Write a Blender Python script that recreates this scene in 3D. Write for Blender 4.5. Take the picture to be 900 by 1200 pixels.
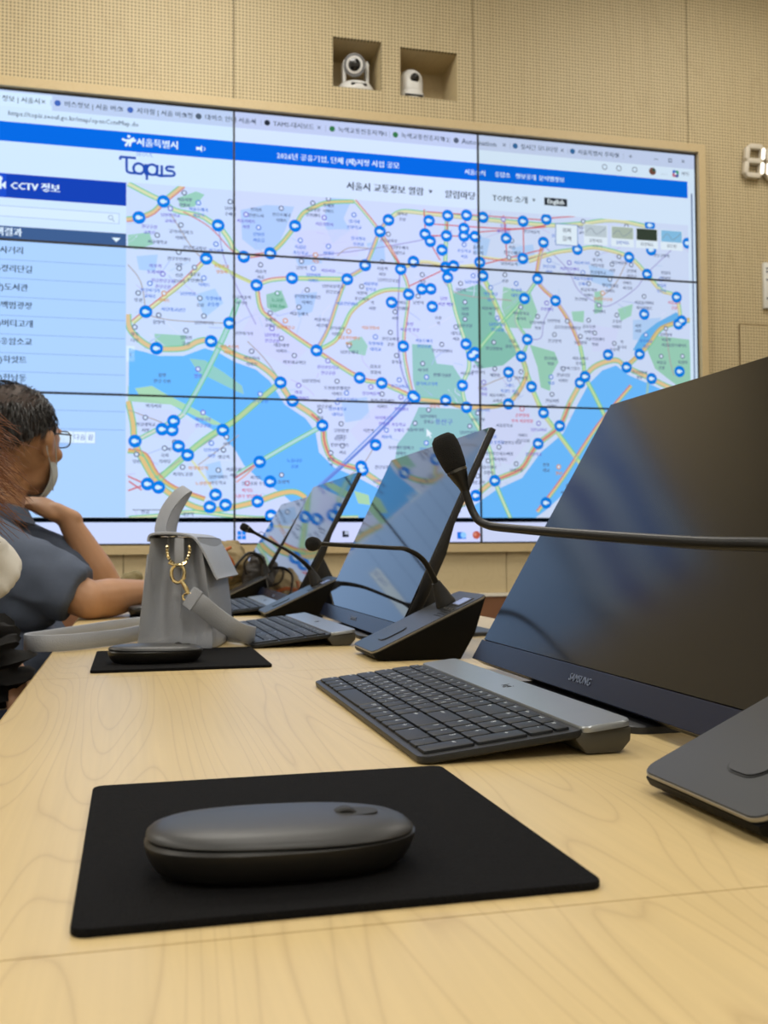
import bpy, bmesh, math, random
from mathutils import Vector, Matrix, noise
for o in list(bpy.data.objects): bpy.data.objects.remove(o)
SC = bpy.context.scene
COL = SC.collection
PI = math.pi
rnd = random.Random(7)

# ---------------------------------------------------------------- camera, world, exposure
cam_d = bpy.data.cameras.new('camera'); cam = bpy.data.objects.new('camera', cam_d); COL.objects.link(cam)
YAW, PITCH, ROLL = 0.2420, 0.0331, -0.0061
fw = Vector((math.sin(YAW)*math.cos(PITCH), math.cos(YAW)*math.cos(PITCH), math.sin(PITCH)))
r0 = Vector((math.cos(YAW), -math.sin(YAW), 0)); u0 = r0.cross(fw)
rt = r0*math.cos(ROLL)+u0*math.sin(ROLL); up = -r0*math.sin(ROLL)+u0*math.cos(ROLL)
cam.matrix_world = Matrix(((rt.x, up.x, -fw.x, 0), (rt.y, up.y, -fw.y, 0), (rt.z, up.z, -fw.z, 0.8748), (0, 0, 0, 1)))
cam_d.sensor_fit = 'VERTICAL'; cam_d.sensor_height = 36; cam_d.lens = 1194.4/1200*36
cam_d.clip_start = 0.02; cam_d.clip_end = 60
cam_d.dof.use_dof = True; cam_d.dof.focus_distance = 0.80; cam_d.dof.aperture_fstop = 17
SC.camera = cam
wd = bpy.data.worlds.new('world'); SC.world = wd; wd.use_nodes = True
wd.node_tree.nodes['Background'].inputs[0].default_value = (0.9, 0.95, 1, 1)
wd.node_tree.nodes['Background'].inputs[1].default_value = 0.05
SC.view_settings.view_transform = 'Standard'; SC.view_settings.look = 'None'
SC.view_settings.gamma = 1; SC.view_settings.use_curve_mapping = False
SC.view_settings.exposure = 0.0
LAMP_W = 36.0       # watts of each ceiling panel

# ---------------------------------------------------------------- helpers
def lin(h):
    if isinstance(h, str): h = [int(h[i:i+2], 16)/255 for i in (0, 2, 4)]
    else: h = [c/255 for c in h]
    return [c/12.92 if c <= .04045 else ((c+.055)/1.055)**2.4 for c in h]
MATS = {}
def mat(name, col, rough=.5, metal=0, spec=.5, var=.06, scale=40, bump=0, bscale=300, emit=0, trans=0, coat=0, sheen=0, alpha=1, sss=0):
    m = bpy.data.materials.new(name); m.use_nodes = True; nt = m.node_tree; b = nt.nodes['Principled BSDF']
    c = lin(col)
    tc = nt.nodes.new('ShaderNodeTexCoord')
    if var:
        n = nt.nodes.new('ShaderNodeTexNoise'); n.inputs['Scale'].default_value = scale; n.inputs['Detail'].default_value = 3
        nt.links.new(tc.outputs['Object'], n.inputs['Vector'])
        mx = nt.nodes.new('ShaderNodeMix'); mx.data_type = 'RGBA'
        mx.inputs['A'].default_value = [k*(1-var) for k in c]+[1]; mx.inputs['B'].default_value = [min(1, k*(1+var)) for k in c]+[1]
        nt.links.new(n.outputs['Fac'], mx.inputs['Factor']); nt.links.new(mx.outputs['Result'], b.inputs['Base Color'])
    else: b.inputs['Base Color'].default_value = c+[1]
    b.inputs['Roughness'].default_value = rough; b.inputs['Metallic'].default_value = metal
    b.inputs['Specular IOR Level'].default_value = spec
    b.inputs['Coat Weight'].default_value = coat; b.inputs['Sheen Weight'].default_value = sheen
    b.inputs['Transmission Weight'].default_value = trans; b.inputs['Alpha'].default_value = alpha
    if sss: b.inputs['Subsurface Weight'].default_value = sss; b.inputs['Subsurface Radius'].default_value = (.02, .008, .004)
    if emit: b.inputs['Emission Color'].default_value = c+[1]; b.inputs['Emission Strength'].default_value = emit
    if bump:
        n2 = nt.nodes.new('ShaderNodeTexNoise'); n2.inputs['Scale'].default_value = bscale; n2.inputs['Detail'].default_value = 2
        nt.links.new(tc.outputs['Object'], n2.inputs['Vector'])
        bp = nt.nodes.new('ShaderNodeBump'); bp.inputs['Strength'].default_value = bump; bp.inputs['Distance'].default_value = .002
        nt.links.new(n2.outputs['Fac'], bp.inputs['Height']); nt.links.new(bp.outputs[0], b.inputs['Normal'])
    MATS[name] = m; return m

class NT:
    """small node-writing helper"""
    def __init__(s, m): s.nt = m.node_tree; s.b = s.nt.nodes['Principled BSDF']
    def n(s, t, **k):
        x = s.nt.nodes.new(t)
        for a, v in k.items():
            if a.startswith('i_'): x.inputs[a[2:].replace('_', ' ')].default_value = v
            else: setattr(x, a, v)
        return x
    def l(s, a, b): s.nt.links.new(a, b)
    def math(s, op, a, b=None, c=None):
        x = s.nt.nodes.new('ShaderNodeMath'); x.operation = op
        for i, v in enumerate((a, b, c)):
            if v is None: continue
            if isinstance(v, (int, float)): x.inputs[i].default_value = v
            else: s.l(v, x.inputs[i])
        return x.outputs[0]
    def mixc(s, f, a, b):
        x = s.nt.nodes.new('ShaderNodeMix'); x.data_type = 'RGBA'
        for k, v in (('Factor', f), ('A', a), ('B', b)):
            if isinstance(v, (int, float)): x.inputs[k].default_value = v
            elif isinstance(v, (list, tuple)): x.inputs[k].default_value = list(v)+[1]
            else: s.l(v, x.inputs[k])
        return x.outputs['Result']

def wood_mat(name, base, line, line_amt, kx, ky, k, rough, perf=False):
    """maple veneer: fine streaks plus contour-like growth rings; perf adds the acoustic hole grid"""
    m = mat(name, base, rough, var=0); t = NT(m)
    tc = t.n('ShaderNodeTexCoord'); oi = t.n('ShaderNodeObjectInfo'); va = t.n('ShaderNodeVectorMath', operation='ADD'); t.l(tc.outputs['Object'], va.inputs[0]); t.l(oi.outputs['Location'], va.inputs[1]); P = va.outputs[0]
    mp = t.n('ShaderNodeMapping'); mp.inputs['Scale'].default_value = (kx, ky if not perf else kx, kx if not perf else ky); t.l(P, mp.inputs['Vector'])
    n1 = t.n('ShaderNodeTexNoise', i_Scale=1.0, i_Detail=1.5, i_Roughness=.4); t.l(mp.outputs[0], n1.inputs['Vector'])
    ring = t.math('FRACT', t.math('MULTIPLY', n1.outputs['Fac'], k))
    ln = t.math('POWER', t.math('ABSOLUTE', t.math('SUBTRACT', t.math('MULTIPLY', ring, 2.0), 1.0)), 9.0)
    mp2 = t.n('ShaderNodeMapping'); mp2.inputs['Scale'].default_value = (260, 5, 260) if not perf else (120, 120, 4); t.l(P, mp2.inputs['Vector'])
    n2 = t.n('ShaderNodeTexNoise', i_Scale=1.0, i_Detail=4.0); t.l(mp2.outputs[0], n2.inputs['Vector'])
    n3 = t.n('ShaderNodeTexNoise', i_Scale=2.5, i_Detail=2.0); t.l(P, n3.inputs['Vector'])
    b = lin(base); d = lin(line)
    c = t.mixc(n2.outputs['Fac'], [x*.87 for x in b], [min(1, x*1.10) for x in b])
    c = t.mixc(t.math('MULTIPLY', n3.outputs['Fac'], .35), c, [x*y for x, y in zip(b, (.97, .88, .74))])
    c = t.mixc(t.math('MULTIPLY', ln, line_amt), c, d)
    if perf:
        sp = t.n('ShaderNodeSeparateXYZ'); t.l(P, sp.inputs[0]); q = 1/.0165
        fx = t.math('SUBTRACT', t.math('FRACT', t.math('MULTIPLY', sp.outputs[0], q)), .5)
        fz = t.math('SUBTRACT', t.math('FRACT', t.math('MULTIPLY', sp.outputs[2], q)), .5)
        r = t.math('SQRT', t.math('ADD', t.math('MULTIPLY', fx, fx), t.math('MULTIPLY', fz, fz)))
        h = t.math('LESS_THAN', r, .30)
        c = t.mixc(t.math('MULTIPLY', h, .85), c, [x*.22 for x in b])
    t.l(c, t.b.inputs['Base Color'])
    return m

class MB:
    def __init__(s): s.bm = bmesh.new()
    def _m(s, faces, mi):
        for f in faces: f.material_index = mi
    def box(s, x0, x1, y0, y1, z0, z1, mi=0, bev=0, M=None):
        g = bmesh.ops.create_cube(s.bm, size=1); vs = g['verts']
        for v in vs: v.co = Vector(((x0+x1)/2+v.co.x*(x1-x0), (y0+y1)/2+v.co.y*(y1-y0), (z0+z1)/2+v.co.z*(z1-z0)))
        fs = list({f for v in vs for f in v.link_faces}); s._m(fs, mi)
        if bev:
            es = list({e for v in vs for e in v.link_edges})
            r = bmesh.ops.bevel(s.bm, geom=es, offset=bev, segments=2, affect='EDGES', profile=.5)
            s._m(r['faces'], mi); vs = list({v for f in r['faces'] for v in f.verts} | {v for v in vs if v.is_valid})
        if M: 
            for v in vs: v.co = M @ v.co
        return s
    def prism(s, pts, a0, a1, axis='y', mi=0, bev=0, M=None):
        """polygon pts in the two other axes, extruded a0..a1 along axis"""
        def mk(p, a): return {'y': (p[0], a, p[1]), 'z': (p[0], p[1], a), 'x': (a, p[0], p[1])}[axis]
        A = [s.bm.verts.new(mk(p, a0)) for p in pts]; B = [s.bm.verts.new(mk(p, a1)) for p in pts]
        fs = [s.bm.faces.new(A), s.bm.faces.new(B[::-1])]; n = len(pts)
        for i in range(n): fs.append(s.bm.faces.new((A[i], B[i], B[(i+1) % n], A[(i+1) % n])))
        s._m(fs, mi); vs = A+B
        bmesh.ops.recalc_face_normals(s.bm, faces=fs)
        if bev:
            es = list({e for f in fs for e in f.edges})
            r = bmesh.ops.bevel(s.bm, geom=es, offset=bev, segments=2, affect='EDGES', profile=.5)
            s._m(r['faces'], mi); vs = list({v for f in r['faces'] for v in f.verts} | {v for v in vs if v.is_valid})
        if M:
            for v in vs: v.co = M @ v.co
        return s
    def loft(s, rings, mi=0, cap=True, closed=True):
        R = [[s.bm.verts.new(p) for p in r] for r in rings]; n = len(R[0]); fs = []
        for a, b in zip(R, R[1:]):
            for i in range(n if closed else n-1):
                fs.append(s.bm.faces.new((a[i], a[(i+1) % n], b[(i+1) % n], b[i])))
        if cap and closed: fs += [s.bm.faces.new(R[0][::-1]), s.bm.faces.new(R[-1])]
        s._m(fs, mi); bmesh.ops.recalc_face_normals(s.bm, faces=fs); return s
    def tube(s, pts, rad, seg=12, mi=0, cap=True, smooth=0):
        pts = [Vector(p) for p in pts]
        if not isinstance(rad, (list, tuple)): rad = [rad]*len(pts)
        if smooth: pts, rad = spline(pts, list(rad), smooth)
        rings = []; ref = None
        for i, p in enumerate(pts):
            d = (pts[min(i+1, len(pts)-1)]-pts[max(i-1, 0)]).normalized()
            if ref is None: ref = d.orthogonal().normalized()
            ref = (ref-d*ref.dot(d)).normalized(); b = d.cross(ref)
            rings.append([p+(ref*math.cos(2*PI*k/seg)+b*math.sin(2*PI*k/seg))*rad[i] for k in range(seg)])
        return s.loft(rings, mi, cap)
    def lathe(s, prof, seg=24, mi=0, M=None, cap=True):
        """prof: (radius, height) from bottom to top around z"""
        M = M or Matrix()
        return s.loft([[M @ Vector((max(r, 1e-5)*math.cos(2*PI*k/seg), max(r, 1e-5)*math.sin(2*PI*k/seg), z)) for k in range(seg)] for r, z in prof], mi, cap)
    def ell(s, c, r, mi=0, M=None, seg=20):
        g = bmesh.ops.create_uvsphere(s.bm, u_segments=seg, v_segments=max(8, seg*2//3), radius=1)
        Mx = Matrix.Translation(c) @ ((M.to_3x3().to_4x4()) if M else Matrix()) @ Matrix.Diagonal((*r, 1))
        for v in g['verts']: v.co = Mx @ v.co
        s._m({f for v in g['verts'] for f in v.link_faces}, mi); return s
    def cap(s, a, b, ra, rb, seg=14):
        """tapered capsule"""
        a, b = Vector(a), Vector(b); d = (b-a); L = d.length; q = d.to_track_quat('Z', 'Y').to_matrix().to_4x4()
        prof = [(ra*math.cos(t), ra*math.sin(t)) for t in [-PI/2+PI/2*i/5 for i in range(6)]]+[(rb*math.cos(t), L+rb*math.sin(t)) for t in [PI/2*i/5 for i in range(6)]]
        return s.lathe(prof, seg, 0, Matrix.Translation(a) @ q)
    def ribbon(s, path, wv, w, th, mi=0, smooth=6):
        """flat strap along path; wv = width direction(s)"""
        path = [Vector(p) for p in path]
        wvs = [Vector(v) for v in wv] if isinstance(wv[0], (list, tuple, Vector)) else [Vector(wv)]*len(path)
        if smooth:
            path2, _ = spline(path, [0]*len(path), smooth); wvs, _ = spline(wvs, [0]*len(wvs), smooth); path = path2
        rings = []
        for i, p in enumerate(path):
            d = (path[min(i+1, len(path)-1)]-path[max(i-1, 0)]).normalized(); wd_ = (wvs[i]-d*wvs[i].dot(d)).normalized(); n = d.cross(wd_)
            h = w/2; e = th/2
            rings.append([p+wd_*a+n*b for a, b in ((-h, -e*.5), (-h*.94, -e), (h*.94, -e), (h, -e*.5), (h, e*.5), (h*.94, e), (-h*.94, e), (-h, e*.5))])
        return s.loft(rings, mi)
    def text(s, txt, size, M, mi=0, ext=.0002, align='CENTER', res=2):
        me = text_mesh(txt, size, ext, align, res)
        k = len(s.bm.verts); nf = len(s.bm.faces); s.bm.from_mesh(me); s.bm.verts.ensure_lookup_table(); s.bm.faces.ensure_lookup_table()
        for v in s.bm.verts[k:]: v.co = M @ v.co
        for f in s.bm.faces[nf:]: f.material_index = mi
        bpy.data.meshes.remove(me); return s
    def build(s, name, mats, parent=None, loc=(0, 0, 0), rot=(0, 0, 0), smooth=35, kind=None):
        me = bpy.data.meshes.new(name); s.bm.to_mesh(me); s.bm.free()
        for m in (mats if isinstance(mats, (list, tuple)) else [mats]): me.materials.append(MATS[m] if isinstance(m, str) else m)
        if smooth:
            me.shade_smooth(); me.set_sharp_from_angle(angle=math.radians(smooth))
        o = bpy.data.objects.new(name, me); COL.objects.link(o); o.location = loc; o.rotation_euler = rot
        if parent: o.parent = parent
        if kind: o['kind'] = kind
        return o
def spline(pts, rad, k):
    out, ro = [], []; n = len(pts)
    for i in range(n-1):
        p0, p1, p2, p3 = pts[max(i-1, 0)], pts[i], pts[i+1], pts[min(i+2, n-1)]
        for j in range(k):
            t = j/k
            out.append(.5*((2*p1)+(p2-p0)*t+(2*p0-5*p1+4*p2-p3)*t*t+(3*p1-p0-3*p2+p3)*t**3)); ro.append(rad[i]*(1-t)+rad[i+1]*t)
    out.append(pts[-1].copy()); ro.append(rad[-1]); return out, ro
def text_mesh(txt, size, ext, align='CENTER', res=2):
    c = bpy.data.curves.new('txt', 'FONT'); c.body = txt; c.size = size; c.extrude = ext; c.align_x = align; c.align_y = 'CENTER'; c.resolution_u = res
    o = bpy.data.objects.new('txt', c); me = bpy.data.meshes.new_from_object(o)
    bpy.data.objects.remove(o); bpy.data.curves.remove(c); return me
def remeshed(mb, name, mats, parent, voxel, smooth_it=4, wob=0, wscale=8, zmin=None):
    """fuses the overlapping volumes into ONE continuous skin"""
    me = bpy.data.meshes.new('raw'); mb.bm.to_mesh(me); mb.bm.free()
    o = bpy.data.objects.new('raw', me); COL.objects.link(o)
    r = o.modifiers.new('r', 'REMESH'); r.mode = 'VOXEL'; r.voxel_size = voxel; r.use_smooth_shade = True
    if smooth_it: s_ = o.modifiers.new('s', 'SMOOTH'); s_.factor = .5; s_.iterations = smooth_it
    dg = bpy.context.evaluated_depsgraph_get(); m2 = bpy.data.meshes.new_from_object(o.evaluated_get(dg))
    bpy.data.objects.remove(o); bpy.data.meshes.remove(me)
    if wob:
        nn = [v.normal.copy() for v in m2.vertices]
        for v, n_ in zip(m2.vertices, nn):
            p = v.co
            f = noise.noise(Vector((p.x*wscale, p.y*wscale, p.z*wscale*1.8)))+.5*noise.noise(Vector((p.x*wscale*2.6+5, p.y*wscale*2.2, p.z*wscale*3.4)))
            v.co = p+n_*(wob*(1-2*abs(f)))
    m2.name = name
    if zmin is not None:
        for v in m2.vertices: v.co.z = max(v.co.z, zmin)
    for m in (mats if isinstance(mats, (list, tuple)) else [mats]): m2.materials.append(MATS[m])
    m2.shade_smooth()
    ob = bpy.data.objects.new(name, m2); COL.objects.link(ob); ob.parent = parent; return ob
def thing(name, label, cat, loc=(0, 0, 0), rz=0, group=None):
    o = bpy.data.objects.new(name, None); COL.objects.link(o); o.location = loc; o.rotation_euler = (0, 0, rz)
    o.empty_display_size = .05
    return tag(o, label, cat, group)
def tag(o, label, cat, group=None):
    o['label'] = label; o['category'] = cat
    if group: o['group'] = group
    return o
def kids(o): return [c for c in bpy.data.objects if c.parent == o]
def dup_tree(o, parent=None):
    c = o.copy(); COL.objects.link(c)
    if parent: c.parent = parent
    for k in kids(o): dup_tree(k, c)
    return c

# ---------------------------------------------------------------- materials
wood_mat('desk_wood', 'cbb585', '92744a', .32, 9.5, .7, 46, .36)
wood_mat('edge_wood', 'dcc190', 'b98e58', .2, 6, 1.4, 14, .4)
wood_mat('wall_perf', 'cdbd98', 'a8906a', .18, 2.2, .35, 14, .6, perf=True)
wood_mat('wall_wood', 'cdbd98', 'a8906a', .18, 6, 1, 12, .55)
wood_mat('trim_wood', 'c9b68e', 'b08f5c', .15, 6, 1, 10, .5)
mat('groove', '6f5c3c', .8); mat('wainscot', '7a5238', .5, scale=6, var=.2); mat('line_white', 'e8e2d4', .5)
mat('paint', 'e6e1d6', .8, scale=3, var=.02); mat('ceiling_white', 'ecebe6', .85, scale=5, var=.02, bump=.2, bscale=120); mat('carpet', '4d4a47', .95, scale=60, var=.25, bump=.6, bscale=400)
mat('felt_black', '0c0c0e', .95, var=.4, scale=500, bump=.7, bscale=900, spec=.15)
mat('mouse_top', '28292b', .42, var=.03); mat('mouse_low', '191817', .36, var=.03); mat('rubber', '0d0d0e', .6)
mat('key_body', '1a1c1e', .42, spec=.4, var=.04, scale=80); mat('key_cap', '181b1f', .46, spec=.3, var=.05, scale=200); mat('key_print', 'd0d8e0', .5, var=0)
mat('key_bar', '92979c', .30, metal=.5, var=.04); mat('key_foot', '3f3d36', .4)
mat('mon_glass', '07080c', .04, spec=1.0, var=0); mat('mon_matte', '090a0f', .13, spec=.33, var=0); mat('mon_black', '121214', .38); mat('mon_chin', '121a30', .25, spec=.22); mat('mon_print', '6a7488', .4, metal=.2, var=0)  # mon_chin navy: bluish screen reflection painted into the base colour
mat('stand_dark', '2b2d31', .45, metal=.3)
mat('mic_body', '050505', .5, spec=.12); mat('mic_plate', '24272b', .34, metal=.1, var=.03); mat('mic_edge', '8b8984', .3, metal=.6); mat('mic_slot', '0b0c0e', .5)
mat('neck_black', '080808', .36, spec=.35); mat('foam', '0b0b0c', .98, bump=1, bscale=1400, var=.4, scale=700); mat('chrome_dark', '5a5a58', .2, metal=.9)
mat('lcd', '7f8cb4', .2, emit=.12, var=0)
mat('leather_grey', 'a1a6b0', .44, var=.05, scale=25, bump=.35, bscale=700); mat('leather_in', '3a3533', .7); mat('stitch', 'b9b7b2', .7)
mat('gold', 'e6d3a0', .16, metal=1, var=.05); mat('steel', 'c8c8cc', .2, metal=1)
mat('khaki', '8a7a58', .75, var=.15, scale=20, bump=.5, bscale=300); mat('orange_strap', 'a85a26', .55); mat('dark_stuff', '1c1714', .6); mat('olive', '7c7252', .8)
mat('skin', 'b08462', .5, var=.08, scale=18, sss=.06); mat('skin_light', 'c79a7c', .5, var=.07, scale=18, sss=.06)
mat('hair_dark', '15100d', .45, var=.3, scale=60); mat('scalp', '3a2a22', .65, var=.45, scale=45); mat('hair_brown', '7a4a26', .5, var=.35, scale=60)
mat('shirt_grey', '4c566a', .85, var=.08, scale=120, bump=.5, bscale=900); mat('navy', '20263a', .9, var=.1); mat('shirt_white', 'dad7cf', .85, var=.04, scale=120, bump=.4, bscale=900)
mat('mask_white', 'b9c0c4', .8, var=.03); mat('frame_dark', '20262b', .3); mat('lens_glass', 'f2f8ff', .02, trans=1, spec=.5, var=0)
mat('eye_white', 'e8e2da', .2); mat('eye_dark', '1d120c', .15); mat('lip', '94584a', .5)
mat('chair_black', '17181b', .8, bump=.4, bscale=500); mat('chair_wood', 'cfc09c', .4, scale=8, var=.1); mat('chair_metal', '9a9a9c', .3, metal=.9)
mat('scrunchie', '0c0b0c', .9, var=.3); mat('black_cloth', '131318', .9)
mat('ptz_white', 'dcdcda', .35, var=.02); mat('ptz_black', '08080a', .12, var=0, coat=.5); mat('ptz_grey', '77777a', .35)
mat('clock_white', 'd8d0c0', .5); mat('clock_lit', 'fff8ea', .4, emit=1.6, var=0); mat('plastic_white', 'dcdcd6', .4); mat('dot_grey', '6c7078', .5)
mat('lamp_lit', 'fff6e8', .5, emit=2.2, var=0); mat('lamp_frame', 'dddddd', .5); mat('bezel', '06080b', .5); mat('panel_back', '101114', .6)

# emissive picture of the video wall: colour comes from the mesh's own colour attribute, column tints mix panel differences with viewing-angle dimming painted in at the right
art = bpy.data.materials.new('screen_picture'); art.use_nodes = True
t = NT(art); t.nt.nodes.remove(t.b); om = t.nt.nodes['Material Output']
em = t.n('ShaderNodeEmission'); at_ = t.n('ShaderNodeVertexColor', layer_name='Col'); ge = t.n('ShaderNodeTexCoord'); sp = t.n('ShaderNodeSeparateXYZ')
t.l(ge.outputs['Object'], sp.inputs[0])
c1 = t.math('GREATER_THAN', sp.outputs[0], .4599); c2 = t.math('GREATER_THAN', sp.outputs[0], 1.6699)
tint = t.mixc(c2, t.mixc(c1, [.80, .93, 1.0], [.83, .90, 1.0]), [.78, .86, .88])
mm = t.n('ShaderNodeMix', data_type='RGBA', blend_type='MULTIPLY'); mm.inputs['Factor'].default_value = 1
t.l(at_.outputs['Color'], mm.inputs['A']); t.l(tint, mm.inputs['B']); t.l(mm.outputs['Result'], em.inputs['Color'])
em.inputs['Strength'].default_value = 1.08; t.l(em.outputs[0], om.inputs['Surface']); MATS['screen_picture'] = art

# ================================================================= THE ROOM
WY = 4.7654                       # front face of the end wall
RX0, RX1, RY0, CZ = -4.4, 4.7, -3.2, 4.0
SX0, SX1, SZ0, SZ1 = -.7501, 2.8799, .887, 2.9288   # the video wall
DW, DH = 1.21, .6806
MB().box(RX0, RX1, RY0, 5.1, -.06, 0).build('floor', 'carpet', kind='structure', smooth=0)
MB().box(RX0, RX1, RY0, 5.1, CZ, CZ+.08).build('ceiling', 'ceiling_white', kind='structure', smooth=0)
MB().box(RX0-.1, RX0, RY0, 5.1, 0, CZ).build('wall_left', 'paint', kind='structure', smooth=0)
MB().box(RX1, RX1+.1, RY0, 5.1, 0, CZ).build('wall_right', 'wall_perf', kind='structure', smooth=0)
MB().box(RX0, RX1, RY0-.1, RY0, 0, CZ).build('wall_back', 'paint', kind='structure', smooth=0)
# end wall of veneered acoustic panels, with the opening for the displays and two camera niches
N1 = (.936, 1.177, 3.096, 3.338); N2 = (1.272, 1.566, 3.084, 3.325)
FR = .045
w = MB(); G_ = .002
xs = [RX0, -3.11, -1.92, -.73, .46, 1.65, 2.84, 4.03, RX1]
def panel(x0, x1, z0, z1, mi=0, g=G_): w.box(x0+g, x1-g, WY, WY+.02, z0, z1, mi)
top = SZ1+FR
for a, b in zip(xs, xs[1:]):
    if a < .5 < b:
        x = a+G_
        for n in (N1, N2):
            w.box(x, n[0], WY, WY+.02, top, CZ, 0)
            w.box(n[0], n[1], WY, WY+.02, top, n[2], 0); w.box(n[0], n[1], WY, WY+.02, n[3], CZ, 0); x = n[1]
        w.box(x, b-G_, WY, WY+.02, top, CZ, 0)
    else: panel(a, b, top, CZ)
    if a < SX0: panel(a, min(b, SX0-FR), 1.2, top)
    if b > SX1: panel(max(a, SX1+FR), b, 1.2, top)
lx = [RX0, -2.8, -1.88, -.96, -.04, .88, 1.80, 2.72, 3.64, RX1]
for a, b in zip(lx, lx[1:]):
    if b <= SX0 or a >= SX1: panel(a, b, .64, 1.2, 1)
    elif a < SX0: panel(a, SX0-FR, .64, 1.2, 1); panel(SX0-FR, b, .64, .842, 1)
    elif b > SX1: panel(a, SX1+FR, .64, .842, 1); panel(SX1+FR, b, .64, 1.2, 1)
    else: panel(a, b, .64, .842, 1)
for n in (N1, N2):   # niche linings
    w.box(n[0]-.012, n[0], WY+.021, 5.02, n[2]-.012, n[3]+.012, 1); w.box(n[1], n[1]+.012, WY+.021, 5.02, n[2]-.012, n[3]+.012, 1)
    w.box(n[0], n[1], WY+.021, 5.02, n[2]-.012, n[2], 1); w.box(n[0], n[1], WY+.021, 5.02, n[3], n[3]+.012, 1)
    w.box(n[0]-.012, n[1]+.012, 5.02, 5.032, n[2]-.012, n[3]+.012, 1)
w.box(RX0, RX1, 5.04, 5.1, 0, CZ, 2)
for x0, x1, z0, z1 in ((RX0, .93, 2.98, CZ), (1.58, RX1, 2.98, CZ), (RX0, SX0-.05, .64, 2.98), (SX1+.05, RX1, .64, 2.98), (RX0, RX1, .6, .84)):
    w.box(x0, x1, WY+.022, WY+.03, z0, z1, 2)
w.build('wall_front', ['wall_perf', 'wall_wood', 'groove'], kind='structure', smooth=0)
MB().box(RX0, RX1, WY-.004, WY+.02, 0, .622).build('wall_wainscot', 'wainscot', kind='structure', smooth=0)
MB().box(RX0, RX1, WY-.012, WY+.02, .622, .638, bev=.002).build('trim_1', 'line_white', kind='structure', smooth=0)
f = MB(); y0 = WY-.03
for b_ in ((SX0-FR, SX1+FR, SZ1+.004, SZ1+FR), (SX0-FR, SX1+FR, SZ0-FR, SZ0-.004), (SX0-FR, SX0-.004, SZ0-.004, SZ1+.004), (SX1+.004, SX1+FR, SZ0-.004, SZ1+.004)):
    f.box(b_[0], b_[1], y0, WY+.05, b_[2], b_[3])
f.build('trim_2', 'trim_wood', kind='structure', smooth=0)
h = MB(); h.box(3.126, 4.0, WY-.004, WY, 1.2, 2.036); 
h.build('trim_3', 'wall_perf', kind='structure', smooth=0)
h = MB()
for q in ((3.12, 4.006, 2.036, 2.042), (3.12, 3.126, 1.2, 2.036), (4.0, 4.006, 1.2, 2.036)): h.box(q[0], q[1], WY-.0045, WY, q[2], q[3])
h.build('trim_4', 'groove', kind='structure', smooth=0)

# ceiling lamps
k = 0
for ix, x in enumerate((-2.6, 0.2, 3.0)):
    for iy, y in enumerate((-1.6, .9, 3.3)):
        t_ = thing('ceiling_light', 'square white ceiling panel, %s row from the video wall, %s' % (('third', 'second', 'nearest')[iy], ('on the left', 'in the middle', 'on the right')[ix]), 'ceiling light', (x, y, CZ), 0, 'ceiling light panels')
        fr = MB(); 
        for q in ((-.62, .62, -.62, -.6), (-.62, .62, .6, .62), (-.62, -.6, -.6, .6), (.6, .62, -.6, .6)): fr.box(q[0], q[1], q[2], q[3], -.02, 0)
        fr.build('frame', 'lamp_frame', t_, smooth=0)
        MB().box(-.6, .6, -.6, .6, -.012, -.002).build('diffuser', 'lamp_lit', t_, smooth=0)
        ld = bpy.data.lights.new('lamp_light', 'AREA'); ld.shape = 'SQUARE'; ld.size = 1.18; ld.energy = LAMP_W*(.92, .42, 1.06)[iy]*(1.1, 1.05, .6)[ix]; ld.color = (1, .965, .88)
        lo = bpy.data.objects.new('lamp_light', ld); COL.objects.link(lo); lo.location = (0, 0, -.03); lo.parent = t_

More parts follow.
